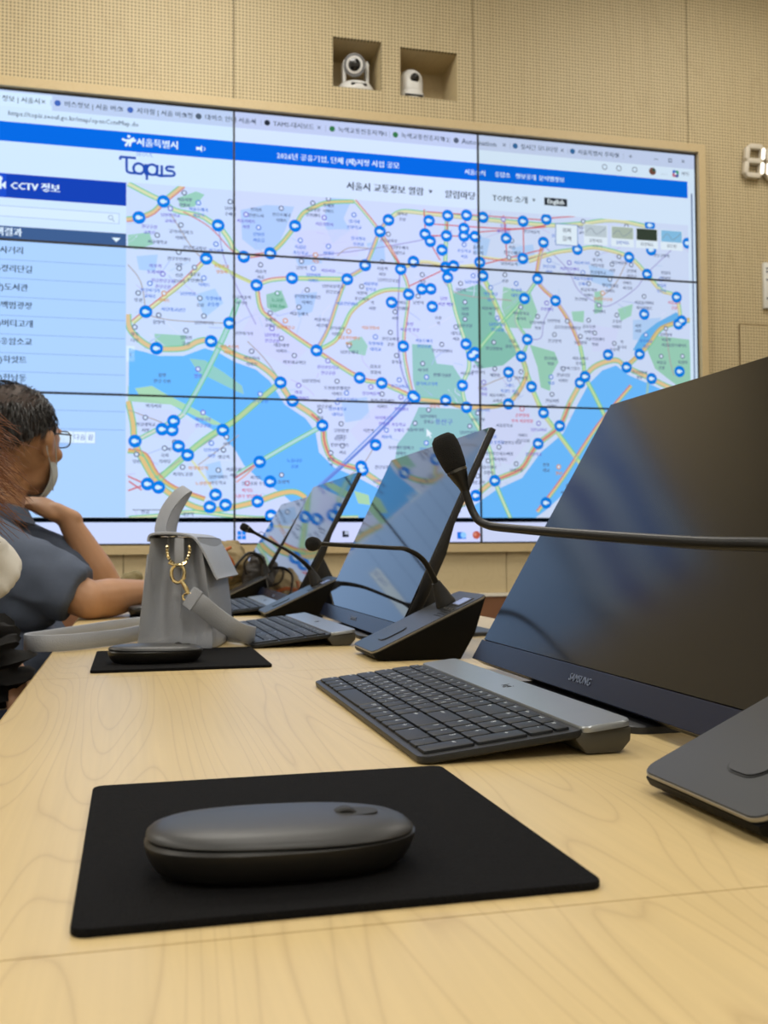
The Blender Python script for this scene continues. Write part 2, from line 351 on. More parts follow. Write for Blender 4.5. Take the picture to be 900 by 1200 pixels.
# ================================================================= VIDEO WALL
vw = thing('video_wall', 'wall of nine large displays showing a blue and white traffic map web page', 'video wall', (0, WY, 0))
for i in range(3):
    for j in range(3):
        x0 = SX0+i*DW; z0 = SZ0+j*DH; b = .0045
        p = MB().box(x0+.001, x0+DW-.001, .004, .09, z0+.001, z0+DH-.001, 0)
        p.build('display', 'panel_back', vw, smooth=0)
        q = MB(); y1, y2 = -.004, .003
        q.box(x0, x0+b, y1, y2, z0, z0+DH); q.box(x0+DW-b, x0+DW, y1, y2, z0, z0+DH); q.box(x0, x0+DW, y1, y2, z0, z0+b); q.box(x0, x0+DW, y1, y2, z0+DH-b, z0+DH)
        q.build('bezel', 'bezel', vw, smooth=0)
MARKS = []
ART=[
('P','8fc4b4',3,[(1517,2112),(1673,2176),(1762,2095),(1752,2009),(1841,1901),(1868,1830),(1794,1771),(1669,1749),(1607,1819),(1564,1945)]),
('P','9fcdc4',3,[(1323,1858),(1423,1858),(1448,1767),(1531,1761),(1592,1670),(1591,1573),(1351,1571),(1326,1683)]),
('P','9cc9c8',3,[(1355,1550),(1658,1545),(1682,1342),(1589,1269),(1229,1265),(1246,1368),(1298,1432)]),
('P','a8d4c4',3,[(991,1849),(1071,1885),(1101,1841),(1088,1791),(1012,1808)]),
('P','a6d2bc',3,[(1799,2166),(1944,2144),(1980,2050),(1942,1962),(1824,1961),(1789,2062)]),
('P','a2d0b8',3,[(2594,1960),(2829,1944),(2845,1702),(2756,1699),(2630,1784),(2583,1889)]),
('P','a2d0b8',3,[(1937,1880),(2070,1850),(2092,1799),(2050,1728),(2044,1650),(1994,1666),(1977,1769)]),
('P','a8d4be',3,[(2294,2167),(2342,2178),(2336,2068),(2293,2053)]),
('P','a8d4be',3,[(2422,2085),(2509,2116),(2498,2054),(2440,2024)]),
('P','a8d4be',3,[(2166,2059),(2236,2067),(2231,2006),(2174,2012)]),
('P','a6d2bc',3,[(199,2492),(285,2531),(324,2518),(277,2458),(215,2449)]),
('P','a8d2bc',3,[(-23,2305),(72,2324),(91,2269),(15,2241),(-23,2246)]),
('P','a8d2bc',3,[(96,1855),(238,1853),(231,1801),(100,1803)]),
('P','9fccb8',3,[(610,2064),(683,2088),(715,2008),(650,1980),(614,2003)]),
('P','b2d6b4',3,[(-22,1611),(35,1620),(169,1573),(410,1457),(410,1433),(324,1463),(169,1530),(-21,1540)]),
('P','bcd3f8',3,[(491,2458),(611,2491),(746,2493),(704,2383),(663,2291),(562,2272),(498,2320)]),
('P','bcd3f8',3,[(745,2255),(856,2278),(881,2230),(765,2207)]),
('P','bcd3f8',3,[(281,2046),(371,2079),(411,2013),(324,1940)]),
('P','bcd3f8',3,[(890,2421),(973,2477),(1015,2396),(931,2329)]),
('P','bcd3f8',3,[(744,2071),(855,2089),(830,1993),(764,1962)]),
('P','bcd3f8',3,[(1099,2340),(1184,2358),(1192,2262),(1124,2254)]),
('P','bcd3f8',3,[(1644,2418),(1733,2403),(1710,2315),(1647,2320)]),
('P','bcd3f8',3,[(2263,2306),(2406,2279),(2385,2190),(2281,2219)]),
('P','bcd3f8',3,[(324,1253),(394,1274),(410,1194),(339,1170)]),
('P','bcd3f8',3,[(969,1568),(1095,1592),(1111,1490),(989,1466)]),
('P','bcd3f8',3,[(911,2576),(1037,2573),(973,2427),(890,2437)]),
('P','bcd3f8',3,[(1846,2367),(1961,2392),(1974,2306),(1873,2274)]),
('P','bcd3f8',3,[(2508,2032),(2669,2053),(2618,1926),(2506,1930)]),
('P','bcd3f8',3,[(15,2209),(111,2223),(99,2143),(27,2147)]),
('P','dcdcfb',3,[(16,1510),(169,1506),(293,1430),(227,1350),(93,1379),(32,1425)]),
('P','dcdcfb',3,[(562,2000),(683,1925),(805,1808),(723,1724),(561,1798),(502,1897)]),
('P','dcdcfb',3,[(1137,1552),(1265,1543),(1200,1409),(1093,1325),(1010,1426)]),
('P','dcdcfb',3,[(1702,1546),(1928,1561),(1964,1446),(1825,1272),(1744,1293),(1683,1440)]),
('P','dcdcfb',3,[(745,2378),(1057,2408),(1057,2274),(765,2248)]),
('P','dcdcfb',3,[(2259,1998),(2425,1984),(2400,1872),(2281,1859)]),
('P','74beff',4,[(-18,1783),(46,1770),(115,1753),(227,1757),(324,1797),(387,1779),(462,1738),(561,1706),(625,1655),(698,1544),(795,1482),(844,1418),(860,1321),(934,1249),(1051,1201),(1177,1136),(1326,1079),(1477,1025),(1586,992),(1134,992),(966,1004),(769,1045),(680,1125),(568,1196),(505,1255),(461,1330),(394,1401),(277,1462),(161,1538),(47,1574),(-18,1572)]),
('P','74beff',4,[(1608,992),(1635,1072),(1752,1149),(1888,1209),(1990,1339),(2111,1436),(2187,1576),(2255,1692),(2331,1764),(2408,1793),(2484,1743),(2619,1695),(2745,1645),(2858,1621),(2856,1487),(2586,1481),(2369,1424),(2248,1213),(2130,1147),(2014,1048),(1931,992)]),
('P','6fb6ee',4,[(2505,1877),(2555,1959),(2644,2025),(2753,2084),(2792,2077),(2682,1991),(2613,1917),(2553,1861)]),
('P','9fd0c6',5,[(254,1746),(324,1741),(410,1688),(497,1627),(505,1587),(466,1602),(371,1647),(293,1684)]),
('P','b8dcb6',5,[(9,1600),(85,1614),(150,1577),(285,1509),(410,1441),(363,1440),(169,1530),(35,1558)]),
('P','b6dcae',5,[(1029,1139),(1101,1119),(1109,1070),(1050,1078)]),
('L','e9e2b4',17,6,[(-23,2542),(72,2498),(137,2471),(188,2435),(305,2416),(352,2391),(387,2377),(435,2316),(462,2265),(506,2236)]),
('L','7acb9c',5,7,[(-19,2551),(76,2507),(142,2479),(191,2444),(307,2425),(356,2400),(393,2384),(443,2321),(469,2271),(511,2244)]),
('L','7acb9c',5,7,[(-27,2533),(68,2489),(132,2463),(185,2426),(303,2407),(348,2382),(381,2370),(427,2311),(455,2259),(501,2228)]),
('L','dc7078',5,8,[(226,2430),(324,2381),(383,2333),(435,2276),(482,2238)]),
('L','eec697',19,6,[(-31,2376),(26,2388),(91,2420),(137,2471),(188,2519),(226,2554)]),
('L','7acb9c',5,7,[(-33,2386),(22,2398),(85,2428),(130,2478),(181,2527),(219,2562)]),
('L','dc7078',5,7,[(-29,2366),(30,2378),(97,2412),(144,2464),(195,2511),(233,2546)]),
('L','e9e2b4',15,6,[(332,2217),(227,2103),(130,2018),(57,1955),(-3,1901)]),
('L','b8c070',5,7,[(338,2211),(233,2097),(136,2012),(63,1949),(3,1895)]),
('L','dc7078',5,7,[(326,2223),(221,2109),(124,2024),(51,1961),(-9,1907)]),
('L','d8dc96',14,6,[(332,2217),(462,2148),(566,2106)]),
('L','c0c878',5,7,[(336,2224),(465,2155),(569,2113)]),
('L','e9e2b4',14,6,[(566,2106),(635,2134),(732,2148)]),
('L','dc7078',5,7,[(563,2113),(633,2142),(731,2156)]),
('L','7acb9c',5,7,[(569,2099),(637,2126),(733,2140)]),
('L','dfe0a0',17,6,[(732,2148),(1001,2159)]),
('L','7acb9c',5,7,[(732,2157),(1001,2168)]),
('L','7acb9c',5,7,[(732,2139),(1001,2150)]),
('L','e9e2b4',13,6,[(506,2236),(631,2260)]),
('L','dc7078',5,7,[(505,2243),(630,2267)]),
('L','dc7078',5,7,[(507,2229),(632,2253)]),
('L','e6cf90',15,6,[(631,2260),(684,2312),(749,2399),(787,2463),(849,2501),(911,2526),(1037,2540)]),
('L','7acb9c',5,7,[(625,2266),(678,2318),(742,2404),(781,2469),(845,2509),(909,2534),(1036,2548)]),
('L','7acb9c',5,7,[(637,2254),(690,2306),(756,2394),(793,2457),(853,2493),(913,2518),(1038,2532)]),
('L','eec697',14,6,[(850,1806),(908,1915),(951,2041),(1001,2159),(1090,2231),(1163,2402),(1207,2460)]),
('L','9a9ad0',5,7,[(843,1810),(901,1918),(944,2044),(995,2164),(1083,2235),(1156,2406),(1201,2465)]),
('L','7acb9c',5,7,[(857,1802),(915,1912),(958,2038),(1007,2154),(1097,2227),(1170,2398),(1213,2455)]),
('L','e9e2b4',17,6,[(1207,2460),(1271,2507),(1402,2508),(1667,2501),(1939,2495),(2078,2496),(2219,2514),(2410,2546),(2603,2524)]),
('L','7acb9c',5,7,[(1201,2468),(1269,2516),(1402,2517),(1667,2510),(1939,2504),(2077,2505),(2218,2523),(2410,2555),(2604,2533)]),
('L','c8c8a0',5,7,[(1213,2452),(1273,2498),(1402,2499),(1667,2492),(1939,2486),(2079,2487),(2220,2505),(2410,2537),(2602,2515)]),
('L','e8e0c0',11,6,[(1037,2548),(1163,2402),(1269,2225),(1307,2101),(1280,1848),(1325,1599)]),
('L','dc7078',5,7,[(1042,2552),(1168,2406),(1275,2228),(1313,2101),(1286,1848),(1331,1600)]),
('L','7acb9c',5,7,[(1032,2544),(1158,2398),(1263,2222),(1301,2101),(1274,1848),(1319,1598)]),
('L','9a9ad8',7,6,[(1265,2225),(1250,1951),(1266,1743),(1317,1611)]),
('L','e2d89e',15,6,[(566,2106),(582,2001),(634,1947),(850,1806),(1062,1682),(1167,1661),(1325,1599)]),
('L','dc7078',5,7,[(574,2107),(590,2004),(639,1954),(854,1813),(1066,1690),(1170,1669),(1328,1607)]),
('L','7acb9c',5,7,[(558,2105),(574,1998),(629,1940),(846,1799),(1058,1674),(1164,1653),(1322,1591)]),
('L','eec890',17,6,[(1325,1591),(1490,1579),(1600,1556),(1792,1574),(1875,1645),(1917,1741),(1890,1818)]),
('L','7acb9c',5,7,[(1326,1600),(1491,1588),(1600,1565),(1789,1583),(1867,1651),(1908,1742),(1881,1815)]),
('L','c8b080',5,7,[(1324,1582),(1489,1570),(1600,1547),(1795,1565),(1883,1639),(1926,1740),(1899,1821)]),
('L','cfe2a8',14,6,[(850,1806),(937,1855),(979,1918),(1021,2003),(1098,2069),(1191,2116),(1307,2122)]),
('L','7acb9c',5,7,[(846,1813),(932,1861),(972,1922),(1015,2008),(1094,2076),(1189,2124),(1307,2130)]),
('L','e0b070',5,7,[(854,1799),(942,1849),(986,1914),(1027,1998),(1102,2062),(1193,2108),(1307,2114)]),
('L','eec697',23,6,[(-22,1939),(-14,1873),(39,1817),(104,1788),(227,1793),(293,1827),(351,1830),(462,1774),(561,1738),(634,1688),(682,1633),(734,1562),(824,1503),(877,1447),(889,1362),(934,1281),(1063,1238),(1177,1169),(1326,1112),(1477,1063)]),
('L','7acb9c',5,7,[(-10,1941),(-3,1879),(46,1827),(106,1800),(224,1805),(289,1839),(355,1842),(467,1785),(567,1749),(642,1697),(692,1641),(742,1571),(832,1513),(888,1452),(901,1366),(941,1291),(1068,1249),(1182,1180),(1330,1124),(1481,1075)]),
('L','7acb9c',5,7,[(-34,1937),(-25,1867),(32,1807),(102,1776),(230,1781),(297,1815),(347,1818),(457,1763),(555,1727),(626,1679),(672,1625),(726,1553),(816,1493),(866,1442),(877,1358),(927,1271),(1058,1227),(1172,1158),(1322,1100),(1473,1051)]),
('L','dc7078',8,9,[(824,1503),(877,1447),(889,1362),(934,1281),(1063,1238)]),
('L','b9d8d4',19,6,[(482,2037),(438,1918),(383,1791),(304,1629),(227,1488)]),
('L','7acb9c',5,7,[(492,2033),(448,1914),(393,1787),(313,1624),(236,1483)]),
('L','7acb9c',5,7,[(472,2041),(428,1922),(373,1795),(295,1634),(218,1493)]),
('L','e0dccc',15,6,[(227,1488),(184,1456),(9,1358)]),
('L','7acb9c',5,7,[(232,1481),(188,1449),(13,1351)]),
('L','7acb9c',5,7,[(222,1495),(180,1463),(5,1365)]),
('L','c3d79e',22,6,[(678,1649),(561,1549),(461,1462),(324,1372),(188,1251),(116,1184)]),
('L','7acb9c',5,7,[(686,1640),(569,1540),(468,1452),(331,1363),(196,1242),(124,1175)]),
('L','7acb9c',5,7,[(670,1658),(553,1558),(454,1472),(317,1381),(180,1260),(108,1193)]),
('L','bfe0d8',17,6,[(877,1447),(722,1359),(576,1272),(473,1211)]),
('L','7acb9c',5,7,[(882,1439),(727,1351),(581,1264),(478,1203)]),
('L','7acb9c',5,7,[(872,1455),(717,1367),(571,1280),(468,1219)]),
('L','6f8ad8',12,8,[(1325,1599),(1230,1501),(1094,1366),(968,1249),(851,1138),(761,996)]),
('L','7fa0e4',7,8,[(1299,1594),(1200,1492),(1052,1349),(934,1232),(810,1117),(720,996)]),
('L','f0c487',22,6,[(-21,1540),(1,1443),(9,1358),(47,1269),(116,1160),(227,1083),(324,1047),(418,1052),(560,1084),(680,1125),(753,1129),(810,1093)]),
('L','7acb9c',5,7,[(-9,1543),(13,1445),(21,1361),(58,1275),(125,1168),(233,1094),(326,1059),(416,1064),(557,1096),(677,1137),(756,1141),(816,1103)]),
('L','7acb9c',5,7,[(-33,1537),(-11,1441),(-3,1355),(36,1263),(107,1152),(221,1072),(322,1035),(420,1040),(563,1072),(683,1113),(750,1117),(804,1083)]),
('L','e8bc78',17,6,[(-21,1314),(55,1296),(108,1207),(188,1145),(324,1095)]),
('L','dc7078',5,7,[(-19,1323),(61,1303),(115,1213),(192,1153),(327,1104)]),
('L','7acb9c',5,7,[(-23,1305),(49,1289),(101,1201),(184,1137),(321,1086)]),
('L','e9e2b4',13,6,[(-16,1008),(131,1020),(285,1036),(560,1008),(1050,1013)]),
('L','7acb9c',5,7,[(-17,1015),(130,1027),(285,1043),(560,1015),(1050,1020)]),
('L','7acb9c',5,7,[(-15,1001),(132,1013),(285,1029),(560,1001),(1050,1006)]),
('L','e9e2b4',10,6,[(246,1299),(324,1194),(374,1115)]),
('L','e8b0a8',8,8,[(469,1175),(520,1215),(576,1272)]),
('L','dc7078',7,9,[(465,1195),(552,1256)]),
('L','dc7078',7,9,[(-21,1198),(47,1167)]),
('L','dc7078',7,9,[(-20,1132),(55,1160)]),
('L','dc7078',7,9,[(-17,1175),(40,1136)]),
('L','dfe6c0',14,6,[(1507,2507),(1502,2404),(1496,2247),(1509,2197),(1547,2029),(1599,1870),(1615,1756),(1579,1662),(1600,1556),(1657,1461),(1723,1335),(1743,1195),(1831,992)]),
('L','7acb9c',5,7,[(1515,2507),(1510,2404),(1504,2247),(1517,2199),(1555,2031),(1607,1872),(1623,1755),(1587,1661),(1607,1559),(1664,1465),(1731,1337),(1751,1197),(1838,995)]),
('L','7acb9c',5,7,[(1499,2507),(1494,2404),(1488,2247),(1501,2195),(1539,2027),(1591,1868),(1607,1757),(1571,1663),(1593,1553),(1650,1457),(1715,1333),(1735,1193),(1824,989)]),
('L','d2e2a4',17,6,[(1691,2216),(1797,1998),(1890,1818),(1943,1669),(2006,1537),(2092,1427),(2248,1230)]),
('L','7acb9c',5,7,[(1700,2220),(1805,2002),(1899,1822),(1952,1673),(2014,1542),(2099,1433),(2255,1236)]),
('L','d8c890',5,7,[(1682,2212),(1789,1994),(1881,1814),(1934,1665),(1998,1532),(2085,1421),(2241,1224)]),
('L','e2c890',14,6,[(2016,2404),(1982,2215),(2078,2112),(2156,2002),(2210,1887)]),
('L','c8a0d0',5,7,[(2024,2403),(1990,2217),(2084,2117),(2163,2006),(2217,1890)]),
('L','dc7078',5,7,[(2008,2405),(1974,2213),(2072,2107),(2149,1998),(2203,1884)]),
('L','cfe0a8',15,6,[(2210,1887),(2228,1800),(2236,1730),(2291,1627),(2370,1476)]),
('L','7acb9c',5,7,[(2218,1889),(2236,1801),(2244,1733),(2299,1631),(2378,1480)]),
('L','7acb9c',5,7,[(2202,1885),(2220,1799),(2228,1727),(2283,1623),(2362,1472)]),
('L','eec697',22,6,[(1565,1072),(1640,1118),(1743,1195),(1879,1252),(1935,1329),(1977,1382),(2093,1474),(2150,1593),(2236,1730),(2303,1790),(2408,1820),(2465,1787),(2609,1730),(2736,1680),(2859,1657)]),
('L','7acb9c',5,7,[(1559,1082),(1633,1128),(1737,1205),(1872,1262),(1925,1336),(1969,1391),(2084,1482),(2140,1599),(2227,1737),(2297,1801),(2408,1832),(2470,1798),(2613,1741),(2739,1692),(2861,1669)]),
('L','7acb9c',5,7,[(1571,1062),(1647,1108),(1749,1185),(1886,1242),(1945,1322),(1985,1373),(2102,1466),(2160,1587),(2245,1723),(2309,1779),(2408,1808),(2460,1776),(2605,1719),(2733,1668),(2857,1645)]),
('L','dc7078',8,9,[(1743,1195),(1879,1252),(1935,1329),(1977,1382),(2093,1474),(2150,1593)]),
('L','e6c48c',18,6,[(2851,2048),(2782,2036),(2668,1995),(2603,1916),(2544,1856),(2465,1787)]),
('L','7acb9c',5,7,[(2853,2038),(2785,2026),(2674,1987),(2610,1909),(2551,1849),(2472,1779)]),
('L','d0b060',5,7,[(2849,2058),(2779,2046),(2662,2003),(2596,1923),(2537,1863),(2458,1795)]),
('L','e9e2b4',15,6,[(1937,2304),(2076,2356),(2203,2381),(2312,2397),(2489,2360),(2589,2277),(2671,2196),(2759,2165),(2782,2036)]),
('L','7acb9c',5,7,[(1934,2312),(2074,2364),(2202,2389),(2313,2405),(2492,2368),(2595,2283),(2676,2203),(2766,2170),(2790,2037)]),
('L','d8c080',5,7,[(1940,2296),(2078,2348),(2204,2373),(2311,2389),(2486,2352),(2583,2271),(2666,2189),(2752,2160),(2774,2035)]),
('L','bfe0b8',13,6,[(1912,2112),(1843,2039),(1729,1922),(1647,1821)]),
('L','7acb9c',5,7,[(1917,2107),(1848,2034),(1735,1917),(1653,1816)]),
('L','7acb9c',5,7,[(1907,2117),(1838,2044),(1723,1927),(1641,1826)]),
('L','bfe0b8',13,6,[(1982,2215),(1912,2112),(1865,2001),(1923,1905),(1890,1818)]),
('L','7acb9c',5,7,[(1988,2211),(1919,2108),(1872,2001),(1930,1906),(1897,1815)]),
('L','b0b8c0',5,7,[(1976,2219),(1905,2116),(1858,2001),(1916,1904),(1883,1821)]),
('L','e9e2b4',14,6,[(1691,2216),(1665,2265),(1536,2253),(1378,2269),(1269,2225)]),
('L','d8c080',5,7,[(1684,2212),(1663,2257),(1536,2245),(1379,2261),(1272,2218)]),
('L','eec697',14,6,[(2493,1691),(2299,1475),(2108,1211),(1968,1039)]),
('L','7acb9c',5,7,[(2499,1686),(2305,1470),(2114,1206),(1974,1034)]),
('L','dc7078',5,7,[(2487,1696),(2293,1480),(2102,1216),(1962,1044)]),
('L','a0c8c8',14,7,[(2590,1729),(2573,1569)]),
('L','e9e2b4',11,6,[(1665,2313),(1800,2304),(1905,2315),(2030,2353)]),
('L','dc7078',5,7,[(1665,2307),(1800,2298),(1906,2309),(2032,2347)]),
('L','dc6a70',6,8,[(1402,2516),(2032,2519)]),
('L','dc6a70',6,8,[(1401,2457),(1847,2462),(2031,2493)]),
('L','dc6a70',6,8,[(1811,2486),(1818,2322)]),
('L','dc6a70',6,8,[(1803,2528),(1815,2413)]),
('L','dc6a70',6,8,[(1907,2506),(1910,2328)]),
('L','dc6a70',6,8,[(1389,2528),(1401,2402),(1470,2279)]),
('L','dc6a70',6,8,[(1600,2488),(1603,2394)]),
('L','dc6a70',6,8,[(1507,2481),(1506,2422)]),
('L','dc6a70',6,8,[(1401,2398),(1653,2410)]),
('L','dc6a70',6,8,[(1666,2433),(2031,2484)]),
('L','dc6a70',6,8,[(1163,2386),(1269,2237)]),
('L','dc6a70',6,8,[(1665,2265),(2016,2369)]),
('L','dc6a70',6,8,[(2032,2528),(2267,2562)]),
('L','dc6a70',6,8,[(1312,2143),(1487,2233)]),
('L','b9a8a8',5,6,[(-23,2167),(34,2092),(57,1955)]),
('L','b9a8a8',5,6,[(57,1943),(169,1921),(438,1918)]),
('L','b9a8a8',5,6,[(168,2418),(265,2265),(344,2190)]),
('L','a9a2d6',5,6,[(387,2377),(411,2234),(462,2116),(562,1919)]),
('L','b9a8a8',5,6,[(-21,1501),(131,1446)]),
('L','a9a2d6',5,6,[(2030,2379),(2145,2277),(2205,2171),(2308,2110),(2379,2101),(2525,2197),(2589,2277),(2749,2426)]),
('L','a9a2d6',5,6,[(2078,2112),(2016,2009),(1997,1917),(1923,1909)]),
('L','a9a2d6',5,6,[(562,2243),(806,2259),(1099,2310),(1401,2381),(1533,2432)]),
('L','b9a8a8',5,6,[(1136,1362),(1072,1263),(988,1200)]),
('L','b9a8a8',5,6,[(1487,2174),(1574,2115),(1843,2099)]),
('L','b9a8a8',5,6,[(293,1252),(481,1395)]),
('L','b9a8a8',5,6,[(93,1191),(324,1352),(410,1413)]),
('L','b9a8a8',5,6,[(522,1837),(601,1760),(682,1649)]),
('L','b9a8a8',5,6,[(2308,2132),(2404,2204),(2479,2341)]),
('L','b9a8a8',5,6,[(2692,2018),(2714,1840),(2737,1752)]),
('L','b9a8a8',5,6,[(1659,1651),(1839,1721),(1893,1659)]),
('L','b9a8a8',5,6,[(952,2268),(1015,2313),(1142,2313)]),
('L','b9c4ee',4,3,[(592,2265),(564,2294),(567,2325)]),
('L','e6e4ff',4,3,[(1439,2051),(1496,2095),(1569,2141)]),
('L','e6e4ff',4,3,[(428,2251),(404,2211),(360,2171)]),
('L','e6e4ff',4,3,[(481,1975),(483,1954),(511,1935)]),
('L','c4d4f2',4,3,[(1594,1508),(1588,1538),(1596,1568)]),
('L','b9c4ee',4,3,[(2604,1313),(2684,1281),(2732,1248)]),
('L','c4d4f2',4,3,[(1497,1205),(1540,1205),(1588,1205)]),
('L','b9c4ee',4,3,[(727,1791),(680,1811),(662,1831)]),
('L','e6e4ff',4,3,[(1191,1041),(1181,1027),(1195,1014)]),
('L','c4d4f2',4,3,[(1799,2396),(1847,2386),(1912,2378)]),
('L','e6e4ff',4,3,[(904,1387),(869,1381),(860,1376)]),
('L','d2c9ee',4,3,[(148,2067),(167,2058),(210,2051)]),
('L','b9c4ee',4,3,[(2585,2107),(2532,2119),(2448,2128)]),
('L','e6e4ff',4,3,[(2638,1438),(2699,1487),(2775,1536)]),
('L','b9c4ee',4,3,[(377,1505),(413,1474),(463,1442)]),
('L','d2c9ee',4,3,[(476,1791),(427,1799),(389,1808)]),
('L','e6e4ff',4,3,[(19,2307),(-3,2281),(-56,2253)]),
('L','b9c4ee',4,3,[(1499,1839),(1445,1798),(1422,1759)]),
('L','b9c4ee',4,3,[(132,2148),(154,2180),(173,2211)]),
('L','e6e4ff',4,3,[(1533,2010),(1481,1976),(1410,1942)]),
('L','c4d4f2',4,3,[(1046,1054),(1043,1077),(1040,1101)]),
('L','d2c9ee',4,3,[(547,1795),(564,1802),(582,1809)]),
('L','d2c9ee',4,3,[(74,2029),(42,2053),(15,2077)]),
('L','b9c4ee',4,3,[(658,1963),(721,1982),(753,2000)]),
('L','b9c4ee',4,3,[(1029,1175),(1048,1149),(1068,1123)]),
('L','d2c9ee',4,3,[(226,2096),(265,2063),(314,2031)]),
('L','d2c9ee',4,3,[(1739,1327),(1763,1298),(1777,1269)]),
('L','b9c4ee',4,3,[(1832,2102),(1902,2063),(1947,2021)]),
('L','d2c9ee',4,3,[(705,1547),(676,1555),(630,1563)]),
('L','c4d4f2',4,3,[(676,1233),(723,1217),(766,1200)]),
('L','d2c9ee',4,3,[(1999,1145),(1943,1191),(1923,1237)]),
('L','d2c9ee',4,3,[(2408,2362),(2454,2337),(2497,2312)]),
('L','c4d4f2',4,3,[(2413,2233),(2454,2252),(2463,2269)]),
('L','e6e4ff',4,3,[(1136,2334),(1164,2372),(1186,2409)]),
('L','b9c4ee',4,3,[(342,1896),(367,1895),(405,1895)]),
('L','d2c9ee',4,3,[(884,2324),(951,2332),(999,2340)]),
('L','b9c4ee',4,3,[(788,2096),(772,2053),(785,2012)]),
('L','c4d4f2',4,3,[(2514,1341),(2508,1293),(2474,1244)]),
('L','e6e4ff',4,3,[(2104,2416),(2174,2450),(2213,2482)]),
('L','d2c9ee',4,3,[(1243,2285),(1239,2297),(1258,2310)]),
('L','b9c4ee',4,3,[(368,1719),(356,1714),(330,1710)]),
('L','c4d4f2',4,3,[(10,1949),(16,1950),(21,1952)]),
('L','d2c9ee',4,3,[(1357,1873),(1347,1898),(1304,1921)]),
('L','c4d4f2',4,3,[(1654,1502),(1679,1520),(1683,1538)]),
('L','c4d4f2',4,3,[(1485,1128),(1482,1133),(1486,1139)]),
('L','c4d4f2',4,3,[(631,1587),(676,1603),(749,1619)]),
('L','e6e4ff',4,3,[(354,1293),(307,1257),(279,1222)]),
('L','d2c9ee',4,3,[(2145,1517),(2193,1558),(2254,1601)]),
('L','b9c4ee',4,3,[(951,2188),(1009,2182),(1047,2174)]),
('L','c4d4f2',4,3,[(2180,1108),(2138,1100),(2084,1091)]),
('L','d2c9ee',4,3,[(2775,2445),(2843,2401),(2837,2352)]),
('L','e6e4ff',4,3,[(1793,1407),(1822,1376),(1825,1345)]),
('L','d2c9ee',4,3,[(1827,1210),(1785,1211),(1756,1212)]),
('L','c4d4f2',4,3,[(576,1956),(592,1913),(607,1869)]),
('L','e6e4ff',4,3,[(2695,2079),(2673,2069),(2677,2061)]),
('L','c4d4f2',4,3,[(1408,1473),(1428,1486),(1439,1499)]),
('L','e6e4ff',4,3,[(386,2301),(445,2261),(499,2221)]),
('L','c4d4f2',4,3,[(792,2295),(775,2319),(732,2341)]),
('L','b9c4ee',4,3,[(2107,2294),(2058,2310),(2034,2328)]),
('L','e6e4ff',4,3,[(2134,1508),(2122,1464),(2146,1421)]),
('L','b9c4ee',4,3,[(614,1375),(566,1335),(543,1295)]),
('L','d2c9ee',4,3,[(148,1045),(131,1012),(100,978)]),
('L','e6e4ff',4,3,[(1732,1107),(1789,1086),(1833,1066)]),
('L','e6e4ff',4,3,[(1938,1691),(1938,1724),(1939,1757)]),
('L','c4d4f2',4,3,[(164,2150),(208,2174),(251,2198)]),
('L','b9c4ee',4,3,[(765,1863),(718,1900),(685,1938)]),
('L','b9c4ee',4,3,[(1803,2049),(1855,2090),(1882,2131)]),
('L','d2c9ee',4,3,[(2243,2178),(2265,2181),(2258,2183)]),
('L','c4d4f2',4,3,[(1165,1413),(1206,1397),(1259,1382)]),
('L','e6e4ff',4,3,[(427,1672),(384,1672),(354,1674)]),
('L','d2c9ee',4,3,[(1709,1186),(1714,1229),(1736,1273)]),
('L','e6e4ff',4,3,[(2339,1541),(2323,1502),(2284,1464)]),
('L','b9c4ee',4,3,[(202,2061),(184,2094),(160,2128)]),
('L','b9c4ee',4,3,[(1368,1055),(1350,1094),(1331,1132)]),
('L','b9c4ee',4,3,[(1425,1609),(1387,1636),(1360,1662)]),
('L','b9c4ee',4,3,[(1590,2279),(1549,2275),(1539,2274)]),
('L','b9c4ee',4,3,[(565,2028),(604,1995),(675,1964)]),
('L','e6e4ff',4,3,[(1867,2185),(1844,2161),(1798,2136)]),
('L','c4d4f2',4,3,[(753,1879),(766,1922),(779,1964)]),
('L','e6e4ff',4,3,[(154,1689),(164,1684),(156,1678)]),
('L','c4d4f2',4,3,[(1884,1857),(1855,1902),(1796,1945)]),
('L','c4d4f2',4,3,[(693,1371),(676,1359),(671,1348)]),
('L','e6e4ff',4,3,[(1641,2110),(1647,2155),(1645,2199)]),
('L','d2c9ee',4,3,[(1796,1557),(1816,1575),(1827,1593)]),
('L','c4d4f2',4,3,[(1865,1134),(1842,1160),(1799,1186)]),
('L','b9c4ee',4,3,[(1718,2476),(1718,2504),(1737,2534)]),
('L','d2c9ee',4,3,[(2306,2358),(2389,2383),(2442,2407)]),
('L','b9c4ee',4,3,[(184,1240),(155,1220),(110,1201)]),
('L','e6e4ff',4,3,[(2167,1515),(2142,1505),(2100,1496)]),
('L','d2c9ee',4,3,[(2070,1267),(2122,1300),(2207,1334)]),
('L','e6e4ff',4,3,[(128,2158),(185,2124),(230,2089)]),
('L','d2c9ee',4,3,[(1771,1265),(1714,1292),(1665,1319)]),
('L','c4d4f2',4,3,[(1584,1761),(1572,1767),(1537,1772)]),
('L','d2c9ee',4,3,[(2051,2455),(1998,2478),(1955,2502)]),
('L','b9c4ee',4,3,[(2356,1130),(2398,1141),(2407,1153)]),
('L','b9c4ee',4,3,[(474,1922),(519,1949),(589,1978)]),
('L','b9c4ee',4,3,[(748,1462),(741,1459),(705,1454)]),
('L','c4d4f2',4,3,[(2162,1330),(2109,1282),(2067,1235)]),
('L','c4d4f2',4,3,[(12,1435),(-3,1413),(0,1393)]),
('L','d2c9ee',4,3,[(838,1592),(798,1629),(728,1664)]),
('L','b9c4ee',4,3,[(1377,2203),(1400,2195),(1407,2187)]),
